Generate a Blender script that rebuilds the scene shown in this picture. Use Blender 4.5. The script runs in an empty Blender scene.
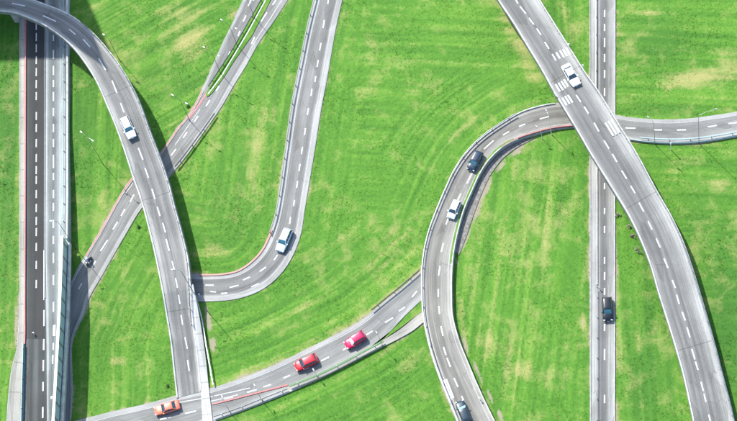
import bpy, bmesh, math, random
import numpy as np
from mathutils import Vector, Matrix
random.seed(7); rng = np.random.default_rng(7)
scene = bpy.context.scene
col = scene.collection

# ------------------------------------------------------------------ camera
PW, PH, F, DIST = 737.0, 421.0, 2200.0, 423.0
cx, cy = PW/2, PH/2
down_cam = Vector((350, -1009, -F)).normalized()      # world down seen in camera axes
u_c = -down_cam
x_c = (Vector((1, 0, 0)) - u_c*u_c.x).normalized()
y_c = u_c.cross(x_c)
# rows are world axes in camera coordinates -> matrix cam->world
C2W = Matrix((x_c, y_c, u_c))
fwd = C2W @ Vector((0, 0, -1))
CAM = -fwd*DIST
cam = bpy.data.cameras.new('camera'); camo = bpy.data.objects.new('camera', cam); col.objects.link(camo)
camo.matrix_world = Matrix.Translation(CAM) @ C2W.to_4x4()
cam.sensor_fit = 'HORIZONTAL'; cam.sensor_width = 36; cam.lens = 36*F/PW
cam.clip_end = 6000; cam.clip_start = 1
scene.camera = camo

def P(px, py, h=0.0):
    d = C2W @ Vector((px-cx, -(py-cy), -F))
    t = (h-CAM.z)/d.z
    return CAM + d*t
W2C = np.array(C2W.transposed()); CAMn = np.array(CAM)
def proj(X):
    c = (X-CAMn) @ W2C.T
    return np.stack([cx+F*c[:, 0]/-c[:, 2], cy-F*c[:, 1]/-c[:, 2]], 1)

# ------------------------------------------------------------------ light
w = bpy.data.worlds.new('World'); scene.world = w; w.use_nodes = True
nt = w.node_tree; nt.nodes.clear()
bg = nt.nodes.new('ShaderNodeBackground'); sky = nt.nodes.new('ShaderNodeTexSky'); wo = nt.nodes.new('ShaderNodeOutputWorld')
nt.links.new(sky.outputs[0], bg.inputs[0]); nt.links.new(bg.outputs[0], wo.inputs[0])
EL = math.radians(50)
s = P(368+30, 210+33)-P(368, 210); s.z = 0; s.normalize()     # way the shadows fall
sky.sky_type = 'NISHITA'; sky.sun_disc = False; sky.sun_elevation = EL
sky.sun_rotation = math.atan2(-s.x, -s.y) % (2*math.pi)
sky.air_density = 1.0; sky.dust_density = 1.2
bg.inputs[1].default_value = 0.15
sl = bpy.data.lights.new('sun', 'SUN'); slo = bpy.data.objects.new('sun', sl); col.objects.link(slo)
sl.energy = 3.6; sl.angle = math.radians(0.8); sl.color = (1, 0.96, 0.9)
sd = Vector((s.x*math.cos(EL), s.y*math.cos(EL), -math.sin(EL)))
slo.rotation_euler = sd.to_track_quat('-Z', 'Y').to_euler(); slo.location = (0, 0, 200)
vs = scene.view_settings; vs.view_transform = 'Standard'; vs.look = 'None'; vs.gamma = 1; vs.use_curve_mapping = False
vs.exposure = 1.0
scene.render.engine = 'CYCLES'
scene.render.resolution_x = 1024; scene.render.resolution_y = 585

# ------------------------------------------------------------------ helpers
def tag(o, label=None, cat=None, group=None, kind=None):
    if label: o['label'] = label
    if cat: o['category'] = cat
    if group: o['group'] = group
    if kind: o['kind'] = kind
    return o
def link(name, me, mat, parent=None):
    o = bpy.data.objects.new(name, me); col.objects.link(o)
    if mat:
        for m in (mat if isinstance(mat, (list, tuple)) else [mat]): me.materials.append(m)
    if parent: o.parent = parent
    return o
def mesh(name, verts, faces, mat, parent=None, smooth=False, uvs=None):
    me = bpy.data.meshes.new(name); me.from_pydata([tuple(v) for v in verts], [], faces); me.update()
    if uvs is not None:
        ul = me.uv_layers.new(name='UVMap')
        for l in me.loops: ul.data[l.index].uv = uvs[l.vertex_index]
    if smooth: me.polygons.foreach_set('use_smooth', [True]*len(me.polygons))
    return link(name, me, mat, parent)
def empty(name, loc, rz=0, parent=None):
    o = bpy.data.objects.new(name, None); col.objects.link(o); o.location = loc; o.rotation_euler = (0, 0, rz)
    o.empty_display_size = 0.3
    if parent: o.parent = parent
    return o
class MB:
    def __init__(s): s.v = []; s.f = []
    def box(s, c, d, rz=0, taper=1.0):
        n = len(s.v); co, si = math.cos(rz), math.sin(rz)
        for z in (-.5, .5):
            k = taper if z > 0 else 1
            for x, y in ((-.5, -.5), (.5, -.5), (.5, .5), (-.5, .5)):
                X, Y = x*d[0]*k, y*d[1]*k
                s.v.append((c[0]+X*co-Y*si, c[1]+X*si+Y*co, c[2]+z*d[2]))
        s.f += [(n, n+3, n+2, n+1), (n+4, n+5, n+6, n+7)]+[(n+i, n+(i+1) % 4, n+4+(i+1) % 4, n+4+i) for i in range(4)]
    def tube(s, pts, r, seg=8):
        pts = [Vector(p) for p in pts]; rr = r if isinstance(r, (list, tuple)) else [r]*len(pts)
        base = len(s.v)
        for i, p in enumerate(pts):
            t = (pts[min(i+1, len(pts)-1)]-pts[max(i-1, 0)]).normalized()
            a = t.cross(Vector((0, 0, 1)) if abs(t.z) < .95 else Vector((1, 0, 0))).normalized(); b = t.cross(a)
            for k in range(seg):
                an = 2*math.pi*k/seg; s.v.append(p+(a*math.cos(an)+b*math.sin(an))*rr[i])
        for i in range(len(pts)-1):
            for k in range(seg):
                s.f.append((base+i*seg+k, base+i*seg+(k+1) % seg, base+(i+1)*seg+(k+1) % seg, base+(i+1)*seg+k))
        s.f.append(tuple(base+k for k in range(seg))[::-1]); e = base+(len(pts)-1)*seg
        s.f.append(tuple(e+k for k in range(seg)))
    def sweep(s, pts, prof, closed=True):
        """prof: list of (side, z) ; swept along pts (horizontal side vector to the right)"""
        pts = [Vector(p) for p in pts]; base = len(s.v); m = len(prof)
        for i, p in enumerate(pts):
            t = (pts[min(i+1, len(pts)-1)]-pts[max(i-1, 0)]); t.z = 0; t.normalize(); r = Vector((t.y, -t.x, 0))
            for a, z in prof: s.v.append(p+r*a+Vector((0, 0, z)))
        for i in range(len(pts)-1):
            for k in range(m): s.f.append((base+i*m+k, base+(i+1)*m+k, base+(i+1)*m+(k+1) % m, base+i*m+(k+1) % m))
        s.f.append(tuple(base+k for k in range(m))); e = base+(len(pts)-1)*m
        s.f.append(tuple(e+k for k in range(m))[::-1])
    def build(s, name, mat, parent=None, smooth=False): return mesh(name, s.v, s.f, mat, parent, smooth)

# ------------------------------------------------------------------ materials
class N:
    def __init__(s, name):
        s.m = bpy.data.materials.new(name); s.m.use_nodes = True; s.t = s.m.node_tree; s.t.nodes.clear()
        s.out = s.t.nodes.new('ShaderNodeOutputMaterial'); s.b = s.t.nodes.new('ShaderNodeBsdfPrincipled')
        s.t.links.new(s.b.outputs[0], s.out.inputs[0])
    def n(s, typ, **kw):
        nd = s.t.nodes.new('ShaderNode'+typ)
        for k, v in kw.items(): setattr(nd, k, v)
        return nd
    def l(s, a, b): s.t.links.new(a, b)
    def val(s, i, v):
        if hasattr(v, 'is_linked') or hasattr(v, 'links'): s.l(v, i)
        else: i.default_value = v
    def math(s, op, a, b=0.0, c=None, clamp=False):
        nd = s.n('Math', operation=op, use_clamp=clamp); s.val(nd.inputs[0], a); s.val(nd.inputs[1], b)
        if c is not None: s.val(nd.inputs[2], c)
        return nd.outputs[0]
    def mix(s, f, a, b, mode='MIX'):
        nd = s.n('Mix', data_type='RGBA', blend_type=mode); s.val(nd.inputs[0], f); s.val(nd.inputs[6], a); s.val(nd.inputs[7], b); return nd.outputs[2]
    def noise(s, vec, scale, detail=4, rough=.55, dist=0):
        nd = s.n('TexNoise'); s.l(vec, nd.inputs['Vector']); nd.inputs['Scale'].default_value = scale
        nd.inputs['Detail'].default_value = detail; nd.inputs['Roughness'].default_value = rough; nd.inputs['Distortion'].default_value = dist
        return nd.outputs[0]
    def maprange(s, v, a, b, c, d):
        nd = s.n('MapRange'); s.l(v, nd.inputs[0])
        for i, x in enumerate((a, b, c, d)): nd.inputs[1+i].default_value = x
        return nd.outputs[0]
    def vec(s, v, sc):
        nd = s.n('VectorMath', operation='MULTIPLY'); s.l(v, nd.inputs[0]); nd.inputs[1].default_value = sc; return nd.outputs[0]
    def bump(s, h, strength=.5, dist=.05):
        nd = s.n('Bump'); s.l(h, nd.inputs['Height']); nd.inputs['Strength'].default_value = strength; nd.inputs['Distance'].default_value = dist
        s.l(nd.outputs[0], s.b.inputs['Normal'])
def c4(c): return (c[0], c[1], c[2], 1)
def simple(name, c, rough=.6, metal=0, var=.12, scale=3, coat=0):
    k = N(name); tc = k.n('TexCoord').outputs['Object']
    n = k.noise(tc, scale, 5)
    f = k.maprange(n, .3, .7, 1-var, 1+var)
    k.l(k.mix(1.0, c4(c), f, 'MULTIPLY'), k.b.inputs['Base Color'])
    k.b.inputs['Roughness'].default_value = rough; k.b.inputs['Metallic'].default_value = metal
    if coat: k.b.inputs['Coat Weight'].default_value = coat
    return k.m
TINTS = {'cool': (.98, 1.0, .94), 'cold': (.88, 1.0, .98), 'warm': (1.03, 1.0, .87), 'neutral': (1.02, 1, .88)}
def road_mat(name, stops, tint='cool', streak=.16, joint=0.0, gain=1.0):
    """stops: (u, grey) pairs: wear of the surface across the road"""
    k = N(name); uv = k.n('UVMap').outputs[0]
    sep = k.n('SeparateXYZ'); k.l(uv, sep.inputs[0]); u, v = sep.outputs[0], sep.outputs[1]
    wob = k.noise(k.vec(uv, (3, .06, 0)), 1, 3)
    uu = k.math('ADD', u, k.math('MULTIPLY', k.math('SUBTRACT', wob, .5), .035))
    cr = k.n('ValToRGB'); k.l(uu, cr.inputs[0]); el = cr.color_ramp.elements
    t = TINTS[tint]
    while len(el) < len(stops): el.new(.5)
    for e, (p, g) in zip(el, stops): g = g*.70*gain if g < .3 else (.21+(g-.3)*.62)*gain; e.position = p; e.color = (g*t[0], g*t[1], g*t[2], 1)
    st = k.noise(k.vec(uv, (26, .05, 0)), 1, 6, .6)
    st2 = k.noise(k.vec(uv, (70, .25, 0)), 1, 3, .6)
    ob = k.n('TexCoord').outputs['Object']
    big = k.noise(ob, .12, 4); fine = k.noise(ob, 5, 5, .7)
    f = k.math('MULTIPLY', k.maprange(st, .3, .7, 1-streak*1.9, 1+streak*1.9), k.maprange(st2, .3, .7, 1-streak*1.2, 1+streak*1.2))
    f = k.math('MULTIPLY', f, k.maprange(big, .3, .7, .80, 1.2))
    f = k.math('MULTIPLY', f, k.maprange(fine, .3, .7, .86, 1.14))
    # sealed repair patches and transverse cracks
    br = k.n('TexVoronoi', feature='DISTANCE_TO_EDGE'); k.l(k.vec(uv, (3.2, .14, 0)), br.inputs['Vector']); br.inputs['Scale'].default_value = 1
    crack = k.maprange(br.outputs['Distance'], .0, .016, .68, 1.0)
    gate = k.maprange(k.noise(ob, .09, 2), .5, .6, 0, 1)
    crack = k.math('ADD', k.math('MULTIPLY', crack, gate), k.math('SUBTRACT', 1, gate))
    f = k.math('MULTIPLY', f, crack)
    vc = k.n('TexVoronoi'); k.l(k.vec(uv, (2.5, .11, 0)), vc.inputs['Vector']); vc.inputs['Scale'].default_value = 1
    sp = k.n('SeparateColor'); k.l(vc.outputs['Color'], sp.inputs[0])
    f = k.math('MULTIPLY', f, k.maprange(sp.outputs[0], .78, .80, 1, .80))
    if joint:
        m = k.math('PINGPONG', v, joint); f = k.math('MULTIPLY', f, k.maprange(m, 0, .14, .55, 1))
    k.l(k.mix(1.0, cr.outputs[0], f, 'MULTIPLY'), k.b.inputs['Base Color'])
    k.b.inputs['Roughness'].default_value = .8; k.bump(fine, .35, .02)
    return k.m
concrete = simple('concrete', (.30, .30, .29), .8, 0, .22, 1.2)
concrete_pale = simple('pale_concrete', (.42, .42, .40), .75, 0, .3, 1.0)
concrete_dark = simple('dark_concrete', (.17, .17, .17), .85, 0, .2, 1.0)  # darker concrete for the decks and the dark carriageway base
def paint_mat(name, c, lo=.35):
    k = N(name); ob = k.n('TexCoord').outputs['Object']
    n = k.noise(ob, 4, 5, .7); b = k.noise(ob, .5, 3)
    f = k.math('MULTIPLY', k.maprange(n, .35, .6, lo, 1), k.maprange(b, .35, .65, .85, 1.05), clamp=True)
    k.l(k.mix(f, (.28, .28, .29, 1), c4(c)), k.b.inputs['Base Color']); k.b.inputs['Roughness'].default_value = .6
    return k.m
white_paint = paint_mat('white_road_paint', (.64, .65, .64), .2)
worn_paint = paint_mat('worn_road_paint', (.46, .47, .46), .1)
red_paint = paint_mat('red_kerb_paint', (.47, .08, .06), .4)
rust_paint = paint_mat('faded_red_kerb_paint', (.46, .17, .12), .4)
metal_grey = simple('galvanised_steel', (.26, .27, .28), .45, .6, .15, 6)
metal_dark = simple('dark_steel', (.07, .08, .09), .5, .4, .2, 6)
metal_white = simple('white_steel', (.78, .8, .8), .4, 0, .06, 6)
teal_panel = simple('teal_screen_panel', (.16, .36, .37), .35, 0, .1, 1)
cyan_panel = simple('pale_cyan_screen', (.34, .44, .45), .35, 0, .1, 1)
gravel = simple('gravel', (.19, .18, .165), .95, 0, .45, 2.5)
dirt_m = simple('bare_earth', (.27, .22, .16), .95, 0, .35, 1.8)
bark = simple('bark', (.12, .09, .06), .9, 0, .3, 5)
rail_green = simple('green_rail_paint', (.10, .22, .09), .5, 0, .1, 6)

def grass_mat(name, blade=False):
    k = N(name)
    a = k.n('Attribute', attribute_name='mow').outputs['Vector']; b = k.n('Attribute', attribute_name='soil')
    sb = k.n('SeparateXYZ'); k.l(b.outputs['Vector'], sb.inputs[0]); dry, dirt, lush_vignette = sb.outputs[0], sb.outputs[1], sb.outputs[2]
    geo = k.n('NewGeometry').outputs['Position']
    sa = k.n('SeparateXYZ'); k.l(a, sa.inputs[0]); s1, s2, s3 = sa.outputs[0], sa.outputs[1], sa.outputs[2]
    big = k.noise(geo, .045, 5, .6); mid = k.noise(geo, .28, 6, .65, .4); fine = k.noise(geo, 1.9, 5, .7, .5)
    v = k.math('ADD', k.math('MULTIPLY', s1, .12), k.math('MULTIPLY', s2, .31))
    v = k.math('ADD', v, k.math('MULTIPLY', s3, .04)); v = k.math('ADD', v, k.math('MULTIPLY', mid, .24)); v = k.math('ADD', v, k.math('MULTIPLY', fine, .40))
    v = k.math('ADD', v, k.math('MULTIPLY', big, .12))                    # mean about .62
    cr = k.n('ValToRGB'); k.l(v, cr.inputs[0]); el = cr.color_ramp.elements
    cols = [(.42, (.034, .122, .008)), (.53, (.050, .158, .011)), (.61, (.065, .188, .014)), (.69, (.088, .220, .019)), (.80, (.138, .262, .033))]
    while len(el) < len(cols): el.new(.5)
    for e, (p, c) in zip(el, cols): e.position = p; e.color = c4(c)
    base = cr.outputs[0]
    base = k.mix(lush_vignette, base, (.026, .110, .010, 1))  # darker green for lush grass and the painted edge vignette
    # yellowed grass, in patches with a ragged outline
    dn = k.math('ADD', k.math('MULTIPLY', mid, .6), k.math('MULTIPLY', fine, .4))
    dn = k.math('ADD', dn, k.math('MULTIPLY', k.math('SUBTRACT', s1, .5), .5))
    dm = k.math('ADD', dry, k.math('MULTIPLY', k.math('SUBTRACT', dn, .5), 2.2))
    dm = k.maprange(dm, .25, 1.0, 0, .85)
    amb = k.maprange(k.math('ADD', k.math('MULTIPLY', mid, .6), k.math('MULTIPLY', big, .4)), .52, .66, 0, .5)
    dm = k.math('MAXIMUM', dm, amb)
    base = k.mix(dm, base, (.32, .30, .11, 1))
    em = k.maprange(k.math('ADD', dirt, k.math('MULTIPLY', k.math('SUBTRACT', dn, .5), 1.6)), .45, .75, 0, .9)
    base = k.mix(em, base, (.27, .235, .17, 1))
    k.l(base, k.b.inputs['Base Color']); k.b.inputs['Roughness'].default_value = .75
    k.b.inputs['Specular IOR Level'].default_value = .25
    if not blade:
        hh = k.math('ADD', k.math('MULTIPLY', s2, .8), k.math('ADD', k.math('MULTIPLY', fine, .9), k.math('MULTIPLY', mid, 1.2)))
        k.bump(hh, .45, .18)
    return k.m
grass_ground = grass_mat('mown_grass'); grass_blade = grass_mat('grass_blades', True)
grass_blade.node_tree.nodes['Principled BSDF'].inputs['Roughness'].default_value = .9

# ------------------------------------------------------------------ curves and roads
def catmull(pts, n=14):
    pts = [np.array(p, float) for p in pts]
    if len(pts) == 2: return np.array([pts[0]+(pts[1]-pts[0])*i/n for i in range(n+1)])
    q = [2*pts[0]-pts[1]]+pts+[2*pts[-1]-pts[-2]]; out = []
    for i in range(1, len(q)-2):
        p0, p1, p2, p3 = q[i-1:i+3]
        t1 = np.linalg.norm(p1-p0)**.5+1e-6; t2 = t1+np.linalg.norm(p2-p1)**.5+1e-6; t3 = t2+np.linalg.norm(p3-p2)**.5+1e-6
        for j in range(n):
            t = t1+(t2-t1)*j/n
            A1 = (t1-t)/t1*p0+t/t1*p1; A2 = (t2-t)/(t2-t1)*p1+(t-t1)/(t2-t1)*p2; A3 = (t3-t)/(t3-t2)*p2+(t-t2)/(t3-t2)*p3
            B1 = (t2-t)/t2*A1+t/t2*A2; B2 = (t3-t)/(t3-t1)*A2+(t-t1)/(t3-t1)*A3
            out.append((t2-t)/(t2-t1)*B1+(t-t1)/(t2-t1)*B2)
    out.append(pts[-1]); return np.array(out)
def resample(c, n):
    d = np.concatenate([[0], np.cumsum(np.linalg.norm(np.diff(c, axis=0), axis=1))]); t = np.linspace(0, d[-1], n)
    return np.stack([np.interp(t, d, c[:, i]) for i in range(c.shape[1])], 1)
class Road:
    def __init__(s, L, R, h, n=120):
        """L, R: edge points left and right of travel as seen in the photograph, h: height as a function of (px, py)"""
        s.h = h if callable(h) else (lambda x, y, k=h: k)
        l0, r0 = resample(catmull(L), 400), resample(catmull(R), 400)
        l, r = resample(l0, n), resample(r0, n)
        # straighten the stations: pick for each left point the closest right point, kept in order
        idx = []
        for i in range(n):
            lo = int(max(0, i/(n-1)*399-60)); hi = int(min(399, i/(n-1)*399+60))
            idx.append(lo+int(np.argmin(np.linalg.norm(r0[lo:hi+1]-l[i], axis=1))))
        idx = np.maximum.accumulate(np.array(idx, float)); idx[0] = 0; idx[-1] = 399
        k = 7; pad = np.pad(idx, k, mode='edge'); idx = np.convolve(pad, np.ones(2*k+1)/(2*k+1), 'valid'); idx[0] = 0; idx[-1] = 399
        r = np.stack([np.interp(idx, np.arange(400), r0[:, j]) for j in (0, 1)], 1)
        s.n = n; s.pl = l; s.pr = r
        s.L = []; s.R = []
        for a, b in zip(l, r):
            m = (a+b)/2; hh = s.h(*m)
            s.L.append(P(a[0], a[1], hh)); s.R.append(P(b[0], b[1], hh))
        mid = [(a+b)/2 for a, b in zip(s.L, s.R)]
        s.d = [0]
        for i in range(1, n): s.d.append(s.d[-1]+(mid[i]-mid[i-1]).length)
        s.len = s.d[-1]
    def at(s, i, u, dz=0):
        i = max(0, min(s.n-1, i)); a = int(i); b = min(a+1, s.n-1); f = i-a
        p = s.L[a].lerp(s.R[a], u).lerp(s.L[b].lerp(s.R[b], u), f); return p+Vector((0, 0, dz))
    def i_of(s, px, py):
        m = (s.pl+s.pr)/2; return int(np.argmin(np.hypot(m[:, 0]-px, m[:, 1]-py)))
    def path(s, u, a=0, b=None, dz=0, step=1):
        b = s.n-1 if b is None else b; return [s.at(i, u, dz) for i in range(a, b+1, step)]
    def surface(s, name, mat, parent=None, u0=0, u1=1, dz=0, a=0, b=None, nu=6):
        b = s.n-1 if b is None else b; v = []; f = []; uv = []
        for i in range(a, b+1):
            for j in range(nu+1):
                u = u0+(u1-u0)*j/nu; v.append(s.at(i, u, dz)); uv.append((u, s.d[i]))
        m = nu+1
        for i in range(b-a):
            for j in range(nu): f.append((i*m+j, i*m+j+1, (i+1)*m+j+1, (i+1)*m+j))
        o = mesh(name, v, f, mat, parent, uvs=uv)
        if o.data.polygons[0].normal.z < 0: o.data.flip_normals()
        return o
    def slab(s, name, mat, parent=None, zt=-.02, zb=None, over=.0, a=0, b=None):
        """solid body below the surface; zb None: down into the ground"""
        b = s.n-1 if b is None else b; v = []; f = []
        for i in range(a, b+1):
            l, r = s.L[i], s.R[i]; d = (r-l).normalized()*over; l = l-d; r = r+d
            zl = -.4 if zb is None else l.z+zb
            v += [Vector((l.x, l.y, l.z+zt)), Vector((r.x, r.y, r.z+zt)), Vector((r.x, r.y, zl)), Vector((l.x, l.y, zl))]
        for i in range(b-a):
            for j in range(4): f.append((i*4+j, i*4+(j+1) % 4, (i+1)*4+(j+1) % 4, (i+1)*4+j))
        f.append((0, 3, 2, 1)); e = (b-a)*4; f.append((e, e+1, e+2, e+3))
        return mesh(name, v, f, mat, parent)
ROADS = []
def footprint(r, a=0, b=None):
    b = r.n-1 if b is None else b
    ROADS.append(np.array([[p.x, p.y] for p in r.L[a:b+1]]+[[p.x, p.y] for p in reversed(r.R[a:b+1])]))
def dash_mesh(segs, h, w=.26, dz=.02, mat=None, name='lane_markings', parent=None):
    hf = h if callable(h) else (lambda x, y: h)
    v = []; f = []
    for sg in segs:
        x0, y0, x1, y1 = sg[:4]; ww = sg[4] if len(sg) > 4 else w
        a = P(x0, y0, hf(x0, y0)+dz); b = P(x1, y1, hf(x1, y1)+dz); t = (b-a); t.z = 0; t.normalize(); r = Vector((t.y, -t.x, 0))*ww/2
        n = len(v); v += [a-r, a+r, b+r, b-r]; f.append((n, n+1, n+2, n+3))
    return mesh(name, v, f, mat or white_paint, parent)
def strip_poly(name, pts, h, mat, kind='structure', thick=.12):
    """closed outline (photo pixels at height h) as a thin slab"""
    q = [P(x, y, h) for x, y in pts]; m = len(q)
    v = q+[Vector((p.x, p.y, p.z-thick)) for p in q]
    area = sum(q[i].x*q[(i+1) % m].y-q[(i+1) % m].x*q[i].y for i in range(m))
    top = tuple(range(m)) if area > 0 else tuple(range(m))[::-1]
    f = [top]+[(i, (i+1) % m, m+(i+1) % m, m+i) for i in range(m)]
    bm = bmesh.new(); vv = [bm.verts.new(p) for p in v]
    for ff in f: bm.faces.new([vv[i] for i in ff])
    bmesh.ops.triangulate(bm, faces=bm.faces); me = bpy.data.meshes.new(name); bm.to_mesh(me); bm.free()
    o = link(name, me, mat); o['kind'] = kind; return o

def copy_child(o, parent, loc, rz=0):
    c = o.copy(); col.objects.link(c); c.parent = parent; c.location = loc; c.rotation_euler = (0, 0, rz); return c
def posts(path, spacing, size, mat, parent, name='post', z0=-.1, hgt=.75):
    pts = [Vector(p) for p in path]; d = 0; nxt = spacing*.4; proto = None; k = 0
    for a, b in zip(pts, pts[1:]):
        L = (b-a).length
        while d+L >= nxt and k < 98:
            q = a.lerp(b, (nxt-d)/L); rz = math.atan2(b.y-a.y, b.x-a.x)
            if proto is None:
                m = MB(); m.box((0, 0, z0+hgt/2), (size, size*1.4, hgt)); proto = m.build(name, mat, parent); proto.location = q; proto.rotation_euler = (0, 0, rz)
            else: copy_child(proto, parent, q, rz)
            nxt += spacing; k += 1
        d += L
def guardrail(path, label, mat=None, group='guardrails along the road edges', z=.65, name='guardrail', spacing=4.0, thick=.09, beams=1):
    mat = mat or metal_grey
    e = empty(name, path[0]); tag(e, label, 'guardrail', group)
    org = Vector(path[0]); loc = [Vector(p)-org for p in path]
    m = MB()
    for k in range(beams):
        zz = z-.35*k
        m.sweep(loc, [(-thick/2, zz-.15), (thick/2, zz-.12), (thick*.2, zz), (thick/2, zz+.12), (-thick/2, zz+.15)])
    m.build('rail', mat, e)
    posts(loc, spacing, .1, metal_grey if mat is not metal_dark else metal_dark, e, hgt=z+.25)
    return e
def kerb(r, u0, u1, mat, name='kerb', a=0, b=None, hgt=.12, dz=0, parent=None):
    b = r.n-1 if b is None else b; v = []; f = []
    for i in range(a, b+1):
        for u, z in ((u0, -.05), (u0, hgt), (u1, hgt), (u1, -.05)): v.append(r.at(i, u, z+dz))
    for i in range(b-a):
        for j in range(3): f.append((i*4+j, i*4+j+1, (i+1)*4+j+1, (i+1)*4+j))
    f.append((0, 3, 2, 1)); e = (b-a)*4; f.append((e, e+1, e+2, e+3))
    o = mesh(name, v, f, mat, parent)
    if parent is None: o['kind'] = 'structure'
    return o
def st(o): o['kind'] = 'structure'; return o
def interp(v, pts):
    return float(np.interp(v, [p[0] for p in pts], [p[1] for p in pts]))

# ================================================================== 1. left highway
hw_h = lambda x, y: interp(y, [(-60, .4), (130, .4), (300, 3.2), (480, 3.6)])
hwL = [(20, -60), (20, 100), (20.5, 250), (20, 315), (17.6, 348), (12.6, 365), (8.8, 395), (7, 421), (4, 480)]
def col_line(pts):
    c = catmull(pts, 20); return c
def vroad(xl, xr, n=120, h=hw_h, y0=-60, y1=480):
    """north-south road from two x(y) tables"""
    ys = np.linspace(y0, y1, 30)
    return Road([(interp(y, xl), y) for y in ys], [(interp(y, xr), y) for y in ys], h, n)
X = lambda *a: [(a[i], a[i+1]) for i in range(0, len(a), 2)]
left_pave = vroad(X(-60, 20, 300, 20.2, 335, 18.4, 350, 17, 365, 12.6, 395, 8.8, 421, 7, 480, 4), X(-60, 26, 340, 25, 345, 24.6, 421, 22.6, 480, 22))
st(left_pave.surface('pavement', road_mat('left_pavement', [(0, .30), (.2, .40), (.6, .45), (1, .40)], 'neutral', .1, 3.0)))
st(left_pave.slab('pavement_base', concrete, over=.15)); footprint(left_pave)
i345 = left_pave.i_of(21, 345)
kerb(left_pave, .93, 1.12, red_paint, b=i345, hgt=.35, name='red_kerb')
# teal screen after the red kerb ends
tp = left_pave.path(.985, i345, None); e = empty('glass_screen', tp[0]); tag(e, 'low teal screen between the widening pale pavement and the far left carriageway', 'screen')
lp = [p-tp[0] for p in tp]; m = MB(); m.sweep(lp, [(-.05, 0), (-.05, 1.0), (.05, 1.0), (.05, 0)]); m.build('panel', teal_panel, e); posts(lp, 3, .12, metal_grey, e, hgt=1.25)
dark_cw = vroad(X(-60, 27.2, 250, 27, 345, 25.8, 421, 24, 480, 23), X(-60, 45.6, 250, 44.5, 345, 46.5, 421, 47, 480, 47))
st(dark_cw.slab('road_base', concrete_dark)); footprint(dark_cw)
b1 = dark_cw.i_of(35, 337)
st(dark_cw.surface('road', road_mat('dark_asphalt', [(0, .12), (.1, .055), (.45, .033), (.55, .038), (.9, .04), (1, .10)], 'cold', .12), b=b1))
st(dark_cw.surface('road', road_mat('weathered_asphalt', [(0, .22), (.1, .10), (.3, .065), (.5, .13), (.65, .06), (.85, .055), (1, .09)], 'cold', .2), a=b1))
dash_mesh([(36.3, y, 36.2, y+8) for y in (22, 33, 44, 56, 68, 80, 92, 112, 124, 139, 154, 166, 176, 190, 204, 217, 228, 243, 261, 280)], lambda x, y: hw_h(x, y), .22, name='lane_marking')['kind'] = 'structure'
right_cw = vroad(X(-60, 45.6, 250, 44.5, 345, 46.5, 421, 47, 480, 47), X(-60, 69, 200, 69, 260, 68, 315, 66, 370, 63, 421, 60, 480, 56))
st(right_cw.slab('road_base', concrete, zt=-.03)); footprint(right_cw)
st(right_cw.surface('road', road_mat('pale_asphalt', [(0, .36), (.1, .42), (.16, .24), (.28, .20), (.34, .17), (.45, .22), (.58, .34), (.62, .46), (.8, .44), (.88, .52), (1, .46)], 'cold', .14)))
d = [(53.4, y, 53.4, y+l) for y, l in ((35, 6), (50, 9), (66, 9), (80, 7), (92, 9), (108, 8), (124, 8), (139, 8), (155, 13), (173, 7), (190, 8), (203, 8), (220, 8), (236, 8), (253, 10), (275, 10), (302, 10))]
d += [(54.3, 325, 54.1, 336, .5), (53.3, 343, 53.2, 350), (52.8, 355, 52.6, 364), (43.8, 250, 43.8, 300, .15), (44, 310, 44, 326), (43.8, 339, 43.6, 350), (43.4, 360, 43.2, 371), (43, 382, 43, 391), (42.8, 407, 42.7, 418), (51.5, 396, 51.3, 399), (38, 427, 38, 435)]
dash_mesh(d, hw_h, .28, dz=.04, name='lane_marking')['kind'] = 'structure'
st(right_cw.surface('lane_marking', worn_paint, u0=.61, u1=.625, dz=.012, nu=1))
st(right_cw.surface('lane_marking', worn_paint, u0=.055, u1=.075, dz=.012, nu=1))
# median kerb
kerb(dark_cw, .985, 1.02, concrete, b=dark_cw.i_of(45, 300), hgt=.18, name='median_kerb')
guardrail(right_cw.path(.80, 0, right_cw.i_of(57, 240)), 'long steel guardrail on the pale strip east of the left highway', cyan_panel, z=.7)
# noise wall
iw = right_cw.i_of(57, 243)
wp = right_cw.path(.975, iw, None); e = empty('noise_barrier', wp[0]); tag(e, 'tall pale cyan noise barrier on the east edge of the left highway', 'noise barrier')
lp = [p-wp[0] for p in wp]
m = MB(); m.sweep(lp, [(-.13, -.1), (-.13, 4.2), (.13, 4.2), (.13, -.1)]); m.build('panel', cyan_panel, e)
m = MB(); m.sweep(lp, [(-.55, -.02), (-.3, 3.39), (.3, 3.45), (.3, 3.3), (-.2, 3.3), (-.2, -.02)][:0] or [(-.25, 4.18), (-.25, 4.3), (.25, 4.3), (.25, 4.18)]); m.build('coping', metal_white, e)
m = MB(); m.sweep([p+Vector((0, 0, 0)) for p in lp], [(-.75, .0), (-.55, .8), (-.3, .8), (-.25, 0)]); m.build('plinth', concrete_pale, e)
posts(lp, 3, .3, metal_grey, e, hgt=4.2, z0=0)
# parapet further north (low cyan edge)
pp = right_cw.path(.965, 0, iw-1); e = empty('parapet', pp[0]); tag(e, 'low pale parapet along the east edge of the left highway', 'parapet')
m = MB(); m.sweep([p-pp[0] for p in pp], [(-.22, -.3), (-.15, .7), (.15, .7), (.22, -.3)]); m.build('wall', cyan_panel, e)
m = MB(); m.sweep([p-pp[0] for p in pp], [(-.2, .7), (-.2, .8), (.2, .8), (.2, .7)]); m.build('coping', concrete_pale, e)

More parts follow.
